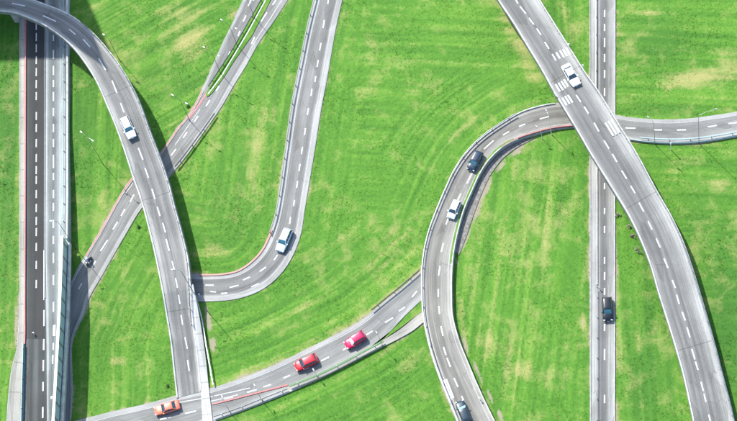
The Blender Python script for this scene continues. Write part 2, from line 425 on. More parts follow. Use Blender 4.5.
# ================================================================== 2. lower slip road + diagonal ramp
GH = .14
slipL = [(69, 480), (66, 421), (63, 380), (63, 330), (66, 300), (75.5, 273), (88, 251.5), (99.4, 232.6), (110.7, 212), (123, 190.6), (133, 177), (147, 165), (160, 153), (177.7, 127.6), (187.8, 116), (194, 106), (204, 85.6), (213, 65.4), (223, 43), (233, 22.6), (243, 0), (262, -42)]
slipR = [(72, 480), (70.5, 421), (72, 390), (71.7, 343), (75.5, 330), (83, 315.5), (89, 297), (100.7, 276.7), (113, 255), (126, 232.6), (139.7, 210), (152, 196), (167.6, 178), (184, 158), (200, 136.5), (211.7, 120), (222, 104.8), (233, 85.6), (245.6, 65.4), (258, 43), (273, 21.4), (287, 0), (312, -38)]
slip = Road(slipL, slipR, GH, 180)
st(slip.slab('road_base', concrete, over=.1)); footprint(slip)
st(slip.surface('road', road_mat('ramp_asphalt', [(0, .40), (.06, .38), (.1, .22), (.25, .26), (.45, .25), (.55, .28), (.72, .25), (.8, .22), (.9, .40), (1, .42)], 'cool', .16), nu=8))
dd = [(130, 202, 134, 194.5), (121, 216, 125, 209), (113, 229.5, 117.5, 222), (100.5, 251, 107.5, 240), (78.5, 289.5, 82, 283), (93, 266, 95.5, 261), (171, 155.5, 176, 149), (183, 138, 187, 132), (194, 122, 198, 116), (206, 106, 210, 100), (216, 91, 219, 86),
      (243.2, 21.5, 246, 15.5), (248.3, 6, 251, 0), (261, 21.5, 267, 12.5), (272.6, 5, 276, 0), (251.5, 44, 254.5, 37), (228, 57, 230, 51.5), (238, 36, 240, 31)]
dash_mesh(dd, GH, .27, name='lane_marking')['kind'] = 'structure'
dash_mesh([(72.5, 282, 88, 255, .14), (133, 183, 126, 193, .14), (175, 145, 200, 109, .14)], GH, .14, mat=worn_paint, name='lane_marking')['kind'] = 'structure'
st(slip.surface('lane_marking', worn_paint, u0=.885, u1=.9, dz=.01, nu=1)); st(slip.surface('lane_marking', worn_paint, u0=.065, u1=.08, dz=.01, nu=1, b=slip.i_of(200, 100)))
kerb(slip, .015, .055, red_paint, 'red_kerb', a=slip.i_of(93, 260), b=slip.i_of(212, 97), hgt=.14)
kerb(slip, .06, .085, concrete_pale, 'kerb', a=slip.i_of(93, 260), b=slip.i_of(212, 97), hgt=.1)
# red and green median between the branches
med = strip_poly('median', [(205.5, 94), (210, 86), (218, 72), (230.5, 53), (245.6, 27), (261, 0), (272, -20), (282, -20), (270.6, 0), (251.5, 36), (234.5, 60), (224, 76.5), (212, 93), (207, 97)], GH+.14, grass_ground)
dash_mesh([(208, 94, 221.5, 76, .22), (221.5, 76, 233, 57, .22), (233, 57, 248.5, 31, .22), (248.5, 31, 266, -1, .22)], GH+.16, .22, mat=white_paint, name='median_kerb')['kind'] = 'structure'
dash_mesh([(189, 118, 197, 107.5), (197, 107.5, 207, 93), (207, 93, 211.5, 86)], GH+.02, .35, mat=red_paint, name='red_marking')['kind'] = 'structure'
ROADS.append(None)
guardrail(slip.path(1.0, slip.i_of(176, 168), slip.i_of(219, 118)), 'dark guardrail on the right edge of the diagonal ramp below the median', metal_dark, z=.75, thick=.2)
guardrail([P(x, y, GH) for x, y in catmull([(209, 88), (218.5, 73.5), (231, 54.5), (246, 29), (262, 1)], 8)], 'dark guardrail on the grassy median where the diagonal ramp splits', metal_dark, z=.7)
# ================================================================== 3. loop road (left centre)
loopL = [(324, -42), (314.5, 0), (307.6, 27.7), (301, 60), (292, 105), (285.5, 151), (277, 209), (272, 227.6), (263, 248), (253, 260), (238, 270.4), (220.5, 274), (193, 274), (176, 271)]
loopR = [(351, -42), (341.6, 0), (335, 30), (327.5, 73), (321, 107), (314, 151), (304.5, 208), (300, 235), (291, 258), (278, 276), (261, 289.5), (238, 298), (207, 301), (186, 300)]
loop = Road(loopL, loopR, GH, 170)
st(loop.slab('road_base', concrete, over=.1)); footprint(loop)
st(loop.surface('road', road_mat('loop_asphalt', [(0, .40), (.1, .46), (.16, .40), (.2, .22), (.3, .2), (.45, .26), (.55, .25), (.68, .19), (.76, .22), (.82, .42), (1, .46)], 'cool', .12), nu=8))
ld = [(328.5, -2, 327.8, 4), (324.3, 20, 323, 28), (321, 43, 319.6, 50.5), (318.2, 60, 317, 67), (315.8, 76, 314.8, 82), (312, 89, 311, 96), (308.5, 108, 307.4, 115), (305.5, 128, 304.4, 135), (302.5, 147, 301.4, 154), (300, 164, 299, 171), (297.6, 181, 296.6, 188), (294.5, 200, 293.5, 206), (290.5, 217, 289.6, 224),
      (277.5, 255, 274, 260), (266, 267, 259.8, 271.5), (259, 283.5, 251.2, 287), (238.6, 285.3, 229.5, 287.5), (227.5, 293, 221, 293.5), (213.7, 285.3, 205.4, 285), (250, 277, 243, 280), (216, 292, 210, 291.5)]
dash_mesh(ld, GH, .25, name='lane_marking')['kind'] = 'structure'
kerb(loop, -.01, .05, rust_paint, 'faded_red_kerb', a=loop.i_of(290, 236), b=loop.i_of(200, 287), hgt=.16)
st(loop.surface('lane_marking', worn_paint, u0=.165, u1=.18, dz=.01, nu=1)); st(loop.surface('lane_marking', worn_paint, u0=.83, u1=.845, dz=.01, nu=1))
guardrail(loop.path(.015, 0, loop.i_of(288, 240)), 'dark steel guardrail on the left side of the long curving loop road', metal_dark, z=.75, thick=.16)

# ================================================================== 4. bottom road
botL = [(20, 434), (78, 420.5), (110, 412.5), (150, 403.3), (177.7, 395.7), (213, 388), (243, 378), (271, 367), (294, 356), (318, 344), (342, 332), (362.4, 320), (380, 306), (401, 289.4), (419, 273.5), (432, 262)]
botR = [(40, 468), (90, 455), (140, 443), (185, 430), (213, 421), (238, 412), (263, 402.5), (294, 389.6), (318, 377.6), (342, 365.6), (366, 351), (383, 338), (392, 328.6), (406, 314), (421, 300), (436, 288)]
BH = .2
bot = Road(botL, botR, BH, 160)
st(bot.slab('road_base', concrete, over=.1)); footprint(bot)
st(bot.surface('road', road_mat('bottom_asphalt', [(0, .42), (.1, .44), (.14, .25), (.3, .24), (.45, .29), (.6, .25), (.75, .27), (.82, .38), (1, .42)], 'cool', .12), nu=8))
bd = [(247, 392.3, 257, 389.6), (263.5, 387, 271, 384.5), (283.6, 378, 290, 375.3), (302, 370.5, 309, 367.5), (321, 361, 329, 357), (343, 350, 349, 346.5), (366, 335, 372.5, 331), (385, 322.6, 393, 317.6), (399, 311, 405, 307), (224, 399, 233, 397), (185, 413.5, 196, 411), (160, 419.5, 171, 417), (412, 297, 417, 291)]
dash_mesh(bd, BH, .27, name='lane_marking')['kind'] = 'structure'
dash_mesh([(210, 401.5, 238, 394.8), (176, 403, 213, 396.5), (214, 396, 250, 388)], BH, .2, mat=worn_paint, name='lane_marking')['kind'] = 'structure'
st(bot.surface('lane_marking', worn_paint, u0=.12, u1=.133, dz=.01, nu=1))
rk = catmull([(212, 404.5), (238, 398), (263, 391.5), (288, 385)], 10)
o = MB(); o.sweep([P(x, y, BH) for x, y in rk], [(-.13, 0), (-.13, .14), (.13, .14), (.13, 0)]); st(o.build('red_kerb', red_paint))
# lower shoulder / service strip below the rail
serv = Road([(286, 387), (310, 378), (342, 361.5), (366, 348), (388, 337), (401, 328.6), (421.6, 311.5), (436, 300)], [(284, 394.5), (304, 384.8), (330, 373), (356, 359.5), (383, 346.5), (398, 340), (413, 330.4), (423, 322.4), (436, 312)][0:1]+[(304, 385.6), (330, 373.5), (356, 360), (383, 346.5), (398, 339), (413, 330.4), (423, 322.4), (437, 312)], BH+.05, 60)
st(serv.slab('pavement_base', concrete)); st(serv.surface('pavement', road_mat('service_path', [(0, .36), (.5, .42), (1, .5)], 'neutral', .1))); footprint(serv)
strip_poly('grass_wedge', [(366, 350.5), (384, 338.5), (392, 330), (400, 322.5), (406, 315.5), (414, 308), (423, 299.5), (423, 311), (413, 318), (402, 326.5), (392, 333.5), (380, 341.5)], BH+.09, grass_ground)
guardrail([P(x, y, BH+.05) for x, y in catmull([(290, 387.5), (318, 376.5), (342, 365), (366, 352), (384, 342.5)], 10)], 'green guardrail along the south edge of the bottom road below the red cars', rail_green, z=.75, thick=.3)
guardrail([P(x, y, BH) for x, y in catmull([(232, 397.5), (252, 391.5), (272, 386.5), (290, 382)][0:0] or [(214, 418), (240, 409), (264, 399.5), (288, 390)], 10)], 'low steel guardrail on the south shoulder of the bottom road near the pale walkway', metal_grey, z=.6)
guardrail([P(x, y, BH) for x, y in catmull([(372, 311.5), (386, 300), (401, 288), (420, 271.5)], 10)], 'dark guardrail on the upper edge of the bottom road where it meets the middle ramp', metal_dark, z=.7, thick=.16)

# ================================================================== 5. middle loop ramp
MH = .9
midL = [(600, 108), (575, 103), (560.6, 103), (542, 105.7), (521.5, 112), (503, 122.7), (482, 137.5), (466.6, 152.7), (453.5, 172), (445, 190), (436.5, 210), (429, 230), (424, 250.4), (421.6, 272), (421.8, 295), (423, 315), (429, 345), (437.8, 373), (447.8, 398), (457, 421), (475, 462)]
midR = [(600, 126), (575, 126.6), (553, 129), (532, 134.4), (516, 140), (503, 147), (490, 159), (480, 173.6), (472, 191), (464, 210), (457.6, 233), (453.4, 255.4), (451.8, 278), (451.8, 297), (452.6, 315), (459, 340), (469, 365), (480.5, 392), (494, 420), (516, 462)]
mh = lambda x, y: interp(x+0*y, [(420, 1.0), (500, 1.0), (560, .5), (600, .25), (760, .25)]) if y < 200 else 1.0
mid = Road(midL, midR, mh, 200)
st(mid.slab('road_base', concrete, over=.12)); footprint(mid)
st(mid.surface('road', road_mat('middle_asphalt', [(0, .46), (.05, .42), (.12, .34), (.2, .2), (.3, .26), (.42, .21), (.52, .2), (.62, .3), (.75, .33), (.85, .38), (1, .46)], 'neutral', .14), nu=10))
md = [(539.7, 119, 549, 116.4), (519, 126.5, 525, 124), (503, 135, 509, 131.5), (484, 149, 493.5, 140.5), (466.8, 183.5, 472.5, 172.5), (457.6, 200, 461, 193.5), (445.8, 224.5, 449, 217), (441.3, 252, 443.3, 243), (438.5, 275.6, 440, 266), (438.4, 289, 438.2, 297), (438.8, 306, 439.5, 314), (440.8, 326, 443, 336), (443.5, 347, 446, 355), (447, 358, 450.5, 367), (454, 378, 458, 387), (461.5, 396, 463.5, 400), (474, 424, 478, 432)]
dash_mesh(md, mh, .26, name='lane_marking')['kind'] = 'structure'
dash_mesh([(444, 380, 451.5, 399.5, .35), (446.2, 379, 453.6, 398, .3)], mh, .3, name='lane_marking')['kind'] = 'structure'
st(mid.surface('lane_marking', worn_paint, u0=.115, u1=.13, dz=.012, nu=1)); st(mid.surface('lane_marking', worn_paint, u0=.87, u1=.885, dz=.012, nu=1))
def parapet(r, u, label, mat=concrete_pale, a=0, b=None, prof=None, parent=None, name='parapet'):
    pth = r.path(u, a, b); prof = prof or [(-.14, -.25), (-.1, .25), (.1, .25), (.14, -.25)]
    if parent:
        m = MB(); m.sweep(pth, prof); return m.build(name, mat, parent)
    m = MB(); m.sweep([p-pth[0] for p in pth], prof); o = m.build(name, mat); o.location = pth[0]; tag(o, label, 'parapet'); return o
i_top = mid.i_of(560, 116)
parapet(mid, .008, 'low pale parapet along the outer curve of the middle ramp', a=mid.i_of(556, 118))
guardrail(mid.path(.03, mid.i_of(520, 125), None), 'steel guardrail inside the outer parapet of the middle ramp', metal_grey, z=.8, thick=.1)
parapet(mid, .992, 'low pale parapet along the inner curve of the middle ramp', a=mid.i_of(515, 130))
kerb(mid, .955, .985, red_paint, 'red_kerb', a=0, b=mid.i_of(497, 140), hgt=.3)
# green planted edge + gravel bank inside the curve
gb_in = [(520, 141), (506, 150), (494, 162.5), (484, 176.5), (475.5, 194), (468, 213), (461, 234), (456, 252)]
gb_out = [(533, 139), (517, 147.5), (503.5, 158), (492.5, 171.5), (483.5, 189), (474.5, 212), (466, 237), (459, 255)]
bank = Road([(x-1.5, y-1.2) for x, y in gb_in], gb_out, .12, 50)
st(bank.surface('gravel_bank', gravel)); st(bank.slab('gravel_base', gravel)); footprint(bank)
gs = mid.path(1.0, mid.i_of(510, 132), mid.i_of(440, 262)); m = MB(); m.sweep(gs, [(.1, -.9), (.1, .12), (.55, .05), (.6, -.9)]); st(m.build('grass_strip', grass_ground))

# right-hand continuation
rcL = [(596, 113), (613, 114.7), (630.5, 117.7), (660.7, 119.8), (686, 119), (711, 116), (737, 112), (790, 100)]
rcR = [(598, 135), (615, 138.5), (629, 139.6), (643, 141.6), (673, 143.3), (701, 141.8), (737, 136), (790, 124)]
rc = Road(rcL, rcR, .28, 90)
st(rc.slab('road_base', concrete, over=.1)); footprint(rc)
st(rc.surface('road', road_mat('right_asphalt', [(0, .42), (.1, .44), (.16, .26), (.3, .25), (.45, .22), (.6, .27), (.75, .32), (.82, .42), (1, .5)], 'cool', .12), nu=8))
dash_mesh([(625.5, 127.8, 635.5, 128.2), (653.7, 129.9, 662, 129.9), (677, 130, 686, 129.8), (708, 126.8, 717, 125.3), (728.5, 123.6, 737, 122.4)], .28, .27, name='lane_marking')['kind'] = 'structure'
st(rc.surface('lane_marking', worn_paint, u0=.13, u1=.145, dz=.01, nu=1))
guardrail(rc.path(.90, rc.i_of(640, 130), None), 'pale blue guardrail along the south edge of the right-hand road', cyan_panel, z=.7, thick=.2)
parapet(rc, .985, 'pale blue grey low parapet behind the guardrail of the right-hand road', cyan_panel, a=rc.i_of(632, 128))

# ================================================================== 6. straight north-south road on the right
vr = vroad(X(-60, 590, 480, 590.5), X(-60, 615.3, 480, 614.6), 120, .16)
st(vr.slab('road_base', concrete, over=.08)); footprint(vr)
st(vr.surface('road', road_mat('straight_asphalt', [(0, .40), (.06, .44), (.24, .42), (.27, .24), (.36, .36), (.42, .17), (.5, .15), (.6, .15), (.68, .2), (.76, .32), (.88, .36), (1, .44)], 'cool', .14), nu=10))
dash_mesh([(604.6, y, 604.5, y+l) for y, l in ((-8, 8), (10, 7), (24, 7), (38, 9), (54, 8), (70, 8), (88, 8), (104, 6), (183, 6), (208, 6), (226, 7), (257, 7), (272, 8), (288, 7), (324, 7), (349, 11), (395, 8), (425, 9))], .16, .26, name='lane_marking')['kind'] = 'structure'
kerb(vr, .262, .30, concrete_pale, 'kerb', a=vr.i_of(602, 150), b=vr.i_of(602, 286), hgt=.3)
parapet(vr, .0, 'low concrete edging on the west side of the straight right-hand road', concrete, prof=[(-.1, -.2), (-.1, .14), (.1, .14), (.1, -.2)])
kerb(vr, .985, 1.01, concrete_pale, 'kerb', hgt=.12)
guardrail(vr.path(.275, vr.i_of(602, 290), None), 'steel guardrail on the pale western strip of the straight right-hand road', metal_grey, z=.6, thick=.06)
guardrail(vr.path(.235, 0, vr.i_of(602, 108)), 'steel guardrail on the straight right-hand road north of the large overpass', metal_grey, z=.6, thick=.08)

# ================================================================== 7. elevated overpasses
def overpass(name, r, label, mat, segs, seg_h, thick=1.0, piers=(), pa=0, pb=None, group=None, extra=None, rail_u=()):
    e = empty(name, (0, 0, 0)); tag(e, label, 'overpass', group)
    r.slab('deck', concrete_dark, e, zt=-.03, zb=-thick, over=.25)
    r.surface('road_surface', mat, e, nu=10)
    for sg in segs: dash_mesh([sg], seg_h, .25, dz=.035, name='crossing_bar' if len(sg) > 4 else 'lane_dash', parent=e)
    for u, prof in ((.0, [(-.22, -.45), (-.2, .24), (.06, .24), (.1, -.04), (.1, -.45)]), (1.0, [(-.1, -.45), (-.1, -.04), (-.06, .24), (.2, .24), (.22, -.45)])):
        m = MB(); m.sweep(r.path(u), prof); m.build('parapet', concrete_pale, e)
    for u, a, b, dark in rail_u:
        pth = r.path(u, a, b); ra = empty('railing', (0, 0, 0), parent=e)
        m = MB(); m.tube([p+Vector((0, 0, 1.05)) for p in pth], .06, 6); m.tube([p+Vector((0, 0, .78)) for p in pth], .04, 6)
        rr = m.build('railing', metal_dark if dark else metal_grey, e); bpy.data.objects.remove(ra)
        posts(pth, 2.2 if len(pth) < 60 else 3, .09, metal_grey, rr, hgt=.7, z0=.42)
    pp = None
    for i in piers:
        q = r.at(i, .5); hgt = q.z-thick+.2
        d = (r.R[i]-r.L[i]); rz = math.atan2(d.y, d.x)
        m = MB(); m.box((0, 0, hgt/2-.2), (d.length*.38, 1.0, hgt), 0); m.box((0, 0, hgt-.55), (d.length*.72, 1.2, .7), 0)
        o = m.build('pier', concrete, e); o.location = (q.x, q.y, 0); o.rotation_euler = (0, 0, rz)
    return e
ring_h = lambda x, y: interp(y, [(-30, 7), (60, 7), (130, 5.6), (180, 4.4), (240, 3.8), (290, 3.3), (315, 2.0), (350, .8), (388, .3), (400, .215)])
ringL = [(-60, -16), (0, -8.5), (31, 0), (49, 6.6), (65, 13), (80, 22.5), (93, 34), (106, 48.5), (118, 64), (128, 80.5), (138.5, 101), (149.5, 131), (160, 158), (167.6, 180.5), (175, 209), (181.5, 232.6), (187.5, 258), (190, 285), (191.7, 315), (196.6, 353), (200.7, 391.5)]
ringR = [(-60, 12), (-20, 10), (0, 10.6), (15, 12.5), (30, 18), (45, 25), (60, 35), (73, 46.5), (86, 63), (98, 83), (108, 106), (116, 125), (126, 153), (134, 178), (142, 200.6), (150, 230), (157, 260), (163, 290), (167.4, 316), (171.4, 340), (175, 373), (177.8, 398)]
ring = Road(ringL, ringR, ring_h, 180)
ring_segs = [(12, 3.2, 25, 6), (43, 15.6, 56, 21.4), (69, 29, 75.5, 34.5), (83, 39, 90, 47), (98.7, 58.4, 105.7, 70), (112, 80.5, 117, 93), (120.5, 103, 124, 112.5), (138.4, 148, 143, 160), (145, 168, 148.5, 178), (152, 189, 155, 199), (157.3, 207, 160, 216), (162.6, 223, 165.6, 232.6), (166, 239, 169.3, 251), (172, 261, 174.5, 270), (175.5, 278, 177.5, 288), (178.5, 295, 180, 304), (181, 315, 182.7, 325), (184.9, 337, 187.4, 349), (187.6, 360, 189.2, 371)]
overpass('curved_overpass', ring, 'curved two-lane overpass sweeping across the left highway and down to the bottom road',
         road_mat('ring_asphalt', [(0, .42), (.08, .40), (.14, .24), (.25, .21), (.38, .27), (.48, .19), (.58, .24), (.72, .2), (.82, .27), (.9, .42), (1, .45)], 'cool', .15, 12), ring_segs, ring_h,
         piers=[ring.i_of(8, 3), ring.i_of(82, 40), ring.i_of(112, 85), ring.i_of(133, 140), ring.i_of(150, 182), ring.i_of(165, 225), ring.i_of(175, 262)], rail_u=((.01, ring.i_of(75, 30), ring.i_of(188, 330), True),))
# abutment below the low end of the curved overpass
# pale walkway beside and across the bottom road
wk_h = lambda x, y: interp(y, [(290, 3.4), (315, 2.1), (350, .9), (388, .42), (500, .42)])
walk = Road([(189.8, 286), (191.6, 315), (196.8, 353), (200.6, 388), (202.5, 421), (206, 460)], [(193, 284), (199, 315), (205, 353), (208.8, 388), (212.6, 421), (218, 460)], wk_h, 70)
ew = empty('walkway', (0, 0, 0)); tag(ew, 'narrow pale slab walkway running beside the curved overpass and across the bottom road', 'walkway')
walk.slab('base', concrete, ew, zb=-.5, zt=-.02, b=walk.i_of(203, 385)); walk.surface('paving', road_mat('walk_slabs', [(0, .60), (.5, .68), (1, .6)], 'cool', .04, 1.6), ew, nu=4, dz=.03)
walk.slab('crossing_slab', concrete_pale, ew, zb=-.2, zt=.01, a=walk.i_of(203, 385))
guardrail([P(x, y, .1) for x, y in catmull([(196, 297), (201.6, 316), (207.5, 350), (213.8, 386)], 12)], 'white railing on the east side of the pale walkway beside the curved overpass', metal_white, z=.7, thick=.2, group=None)
# bridge on the right
br_h = lambda x, y: interp(y, [(130, 5.6), (250, 3.5), (330, 2.3), (460, 1.4)])
brL = [(539-24, -42), (539, 0), (553, 22.7), (568, 46.6), (583, 70.5), (598, 92), (614, 118), (635.5, 153), (656, 191), (669.3, 214), (682, 241), (691.5, 268), (699.5, 294), (712, 337), (723, 379), (733.5, 421), (740, 462)]
brR = [(499-24, -42), (499, 0), (512.7, 20.5), (527.8, 45.3), (543, 70.5), (555.5, 93), (575, 125), (592.7, 155.5), (615, 191.5), (628.7, 214), (641, 239), (651.5, 266), (659, 292), (671.3, 331), (683.8, 374), (694, 421), (702, 462)]
big = Road(brL, brR, br_h, 170)
big_segs = [(513.5, -4, 518, 3.5), (520, 6.3, 526, 13.8), (529, 18, 533.8, 24.5), (536.6, 28.5, 541, 35), (544.7, 42, 549, 48.8), (552.2, 54, 556, 60.5), (576.2, 95, 580.8, 102), (584.2, 106.6, 588.6, 113.6), (594, 122.7, 599, 131.5), (604, 140.4, 609, 148.7), (612.4, 154, 617, 162), (621.7, 170.6, 626.7, 178.8), (630.6, 185.8, 635, 193), (639, 202.7, 643.8, 211.6), (648, 221, 652, 229.5), (656.2, 238.5, 660.2, 247.5), (664, 258.5, 668, 268), (672.3, 280, 675.4, 288), (676.6, 294.7, 679.2, 304), (682.2, 311.8, 685.3, 320.5), (687, 327.3, 690, 337.5), (691.8, 349, 695, 359.5), (695.5, 361.6, 698, 370), (701, 381.8, 703.3, 391), (704, 394, 706, 402), (708.7, 414.5, 711, 424),
    (556.3, 52.4, 560, 58.6, .34), (559.8, 50.3, 564, 57.4, .34), (563, 49, 567, 56.2, .34), (566.2, 47.6, 570, 54.8, .34),
    (555.7, 84.3, 560, 91.6, .34), (558.4, 82.7, 563, 90, .34), (561.2, 81, 565.8, 88.2, .34), (563.9, 79.4, 568.2, 86.6, .34),
    (562.2, 97.6, 566.8, 105.2, .34), (565, 96, 569.7, 103.8, .34), (567.8, 94.8, 572.6, 102.6, .34), (605.3, 122.8, 613.4, 135.8, .32), (608.2, 121, 616.6, 134.4, .32), (611, 119.4, 619.6, 132.6, .32)]
overpass('straight_overpass', big, 'large two-lane overpass running from the top centre to the lower right corner',
         road_mat('big_asphalt', [(0, .46), (.10, .48), (.16, .38), (.26, .30), (.34, .22), (.42, .25), (.5, .17), (.58, .25), (.7, .18), (.78, .24), (.86, .20), (.94, .30), (1, .44)], 'cool', .13, 15), big_segs, br_h, thick=1.1,
         piers=[big.i_of(525, 10), big.i_of(553, 62), big.i_of(580, 100), big.i_of(623, 165), big.i_of(650, 220), big.i_of(674, 275), big.i_of(697, 350)], rail_u=((.03, 0, None, False),))
st(mesh('far_joint', [P(555, 45, 5.64), P(555.1, 45, 5.64), P(555, 45.1, 5.64)], [(0, 1, 2)], concrete)) if False else None

# ================================================================== 8. ground and grass
def polyd(Q, line):
    """distance and arclength from points to a polyline (metres)"""
    best = np.full(len(Q), 1e9); S = np.zeros(len(Q)); acc = 0
    for a, b in zip(line, line[1:]):
        ab = b-a; L = np.linalg.norm(ab); t = np.clip(((Q-a) @ ab)/(L*L), 0, 1)
        d = np.linalg.norm(Q-(a+t[:, None]*ab), axis=1); m = d < best
        best[m] = d[m]; S[m] = acc+t[m]*L; acc += L
    return best, S
def gline(pts): return np.array([[P(x, y, 0).x, P(x, y, 0).y] for x, y in catmull(pts, 5)])
G = {'v': gline([(300, -900), (300, 1400)]), 'h': gline([(-800, -500), (1600, -500)]), 'loopL': gline(loopL), 'loopR': gline(loopR), 'bot': gline(botL), 'midL': gline([(760, 60), (640, 80)]+midL[2:]),
     'diag': gline(slipR), 'ob': gline([(-400, 300), (900, -420)]), 'midR': gline([(700, -300), (560, 900)])}
TAB = rng.random((256, 256))
def vnoise(x, y):
    xi, yi = np.floor(x).astype(int), np.floor(y).astype(int); fx, fy = x-xi, y-yi; fx = fx*fx*(3-2*fx); fy = fy*fy*(3-2*fy)
    g_ = lambda a, b: TAB[a & 255, b & 255]
    return (g_(xi, yi)*(1-fx)+g_(xi+1, yi)*fx)*(1-fy)+(g_(xi, yi+1)*(1-fx)+g_(xi+1, yi+1)*fx)*fy
def blur(v, k=9):
    a = v.reshape(nY, nX)
    for _ in range(2):
        for ax in (0, 1):
            pd = [(0, 0), (0, 0)]; pd[ax] = (k+1, k); c = np.cumsum(np.pad(a, pd, mode='edge'), axis=ax)
            a = ((c[2*k+1:] - c[:-2*k-1]) if ax == 0 else (c[:, 2*k+1:]-c[:, :-2*k-1]))/(2*k+1)
    return a.ravel()
def field(X):
    px = proj(X); x, y = px[:, 0], px[:, 1]; Q = X[:, :2]; n = len(Q)
    z = np.full(n, 'h', dtype=object)
    bigx = np.interp(y, [p[1] for p in brR], [p[0] for p in brR]); ringx = np.interp(y, [p[1] for p in ringL], [p[0] for p in ringL])
    slx = np.interp(-y, [-p[1] for p in slipR], [p[0] for p in slipR]); lpx = np.interp(y, [p[1] for p in loopL[:10]], [p[0] for p in loopL[:10]])
    z[(x < 70)] = 'v'; z[(x >= 70) & (x < slx-10) & (x < ringx)] = 'v'
    z[(x > ringx) & (x < slx) & (y < 190)] = 'ob'
    z[(x >= slx) & (x < lpx+8) & (y < 290)] = 'loopL'
    z[(x >= slx-3) & (x < 178) & (y > 180)] = 'diag'
    c = (x > lpx+8) & (x < 600) & (y < 421)
    z[c & (y >= 0)] = 'h'
    z[c & (x < 352) & (y < 240)] = 'loopR'
    z[c & (x > 395) & (y > 92) & (x < 475)] = 'midL'; z[c & (x >= 440) & (y > 78)] = 'midL'
    z[(x > 195) & (x < 430) & (y > 235) & (z != 'loopL')] = 'bot'
    midx = np.interp(y, [p[1] for p in midR[2:]], [p[0] for p in midR[2:]])
    z[(x > midx) & (x < 600) & (y > 128)] = 'midR'
    z[(x > 585) & (x < bigx+30) & (y > 140)] = 'v'; z[(x > 530) & (x < 600) & (y < 100) & (x > bigx+25)] = 'v'
    mow = np.zeros((n, 3))
    for ki, k in enumerate(G):
        wk = blur((z == k).astype(float)); m = wk > .003
        if not m.any(): continue
        d, S = polyd(Q[m], G[k]); wm = wk[m]; o = ki*37.0
        for j, (fa, fs) in enumerate(((1.0, .022), (2.1, .06), (.3, .015))):
            mow[m, j] += wm*(vnoise(d*fa+o, S*fs+o)*.65+vnoise(d*fa*2.1+o, S*fs*2.3+9)*.35)
    def blob(L):
        v = np.zeros(n)
        for cx_, cy_, rx, ry, an, w_ in L:
            c_, s_ = math.cos(math.radians(an)), math.sin(math.radians(an)); dx, dy = x-cx_, y-cy_
            a = (dx*c_+dy*s_)/rx; b = (-dx*s_+dy*c_)/ry; v = np.maximum(v, w_*np.exp(-(a*a+b*b)))
        return v
    dry = blob([(190, 42, 20, 26, 20, .85), (178, 12, 28, 12, 0, .55), (232, 8, 10, 12, 0, .5), (345, 238, 24, 12, -30, .55), (393, 232, 18, 14, -40, .55), (385, 265, 16, 10, -40, .45), (506, 18, 9, 26, -32, .8), (524, 52, 10, 24, -32, .85), (533, 78, 9, 9, 0, .6),
        (702, 76, 34, 9, -6, 1.0), (733, 66, 20, 14, 0, .7), (650, 12, 20, 9, 0, .4), (214, 248, 12, 8, 0, .6), (256, 140, 5, 34, 8, .55), (250, 175, 6, 14, 0, .6), (272, 120, 4, 30, 8, .5), (548, 235, 9, 55, 2, .6), (520, 240, 8, 20, 0, .5), (492, 345, 26, 14, 20, .6), (525, 372, 36, 12, 12, .65), (556, 376, 18, 12, 0, .5), (583, 322, 4, 11, 0, 1.0), (580, 345, 4, 8, 0, .6),
        (462, 318, 4, 40, -8, .5), (412, 365, 20, 10, -20, .55), (425, 395, 14, 8, 0, .4), (695, 155, 28, 10, 0, .55), (722, 185, 16, 10, 0, .45), (670, 170, 12, 8, 0, .4), (117, 361, 10, 5, 0, .55), (125, 270, 8, 12, 0, .4), (365, 92, 18, 8, 0, .45), (410, 88, 14, 8, 0, .4), (395, 14, 14, 6, 0, .4), (372, 45, 5, 18, 0, .35), (530, 168, 22, 14, 10, .45), (500, 230, 5, 20, 10, .4),
        (640, 340, 9, 16, 0, .25), (320, 275, 10, 8, 0, .45), (226, 286, 14, 6, 0, .4), (300, 308, 20, 8, -25, .45), (96, 330, 8, 10, 0, .3), (10, 60, 8, 4, 0, .3), (590, 20, 5, 30, 0, .4), (572, 22, 5, 26, -28, .45), (460, 130, 22, 6, -30, .35), (415, 160, 12, 10, -40, .35)])
    dirt = blob([(208, 318, 2.5, 18, -10, 1.0), (213, 345, 3.2, 13, -5, 1.0), (205, 300, 2.5, 8, 0, .9), (620, 203, 2, 9, -10, .8), (17, 330, 2.5, 22, 0, .9), (19, 300, 1.5, 14, 0, .7), (71, 162, 1.2, 7, 0, .9), (583, 323, 2.2, 5, 0, .75), (457, 262, 2.5, 12, -8, .8), (560, 104, 18, 2, 0, .6), (466, 345, 1.8, 14, -18, .95), (478, 372, 2.2, 16, -22, 1.0), (490, 396, 2.6, 14, -24, 1.0), (500, 415, 2.2, 10, -22, .9), (516, 152, 12, 3, -38, .9), (500, 168, 12, 3, -52, .9), (487, 188, 14, 3, -64, .9), (477, 212, 14, 2.8, -68, .9), (467, 238, 14, 2.5, -70, .9), (589, 340, .8, 70, 0, .6), (589, 200, .8, 50, 0, .55), (617, 260, .9, 70, 0, .5), (128, 200, 3, 2, 0, .5), (191, 124, 12, 1.6, -50, .6), (100, 234, 3, 10, 30, .5)])
    lush_vignette = blob([(80, 150, 14, 90, 0, .35), (645, 330, 24, 90, 12, .35), (560, 60, 14, 40, -28, .35), (330, 30, 8, 90, 10, .5), (322, 80, 8, 50, 10, .5), (8, 150, 12, 200, 0, .7), (660, 40, 40, 30, 0, .5), (725, 330, 26, 120, 0, .7), (700, 220, 20, 40, 0, .4), (645, 380, 30, 60, 0, .5), (590, 230, 6, 200, 0, .4), (100, 330, 16, 60, 0, .3), (230, 215, 30, 40, 0, .25), (112, 330, 20, 60, 0, .2), (190, 85, 20, 10, 20, .35), (660, 108, 50, 5, 0, .5)])  # lush grass, plus a vignette painted as darker green towards the outer edges
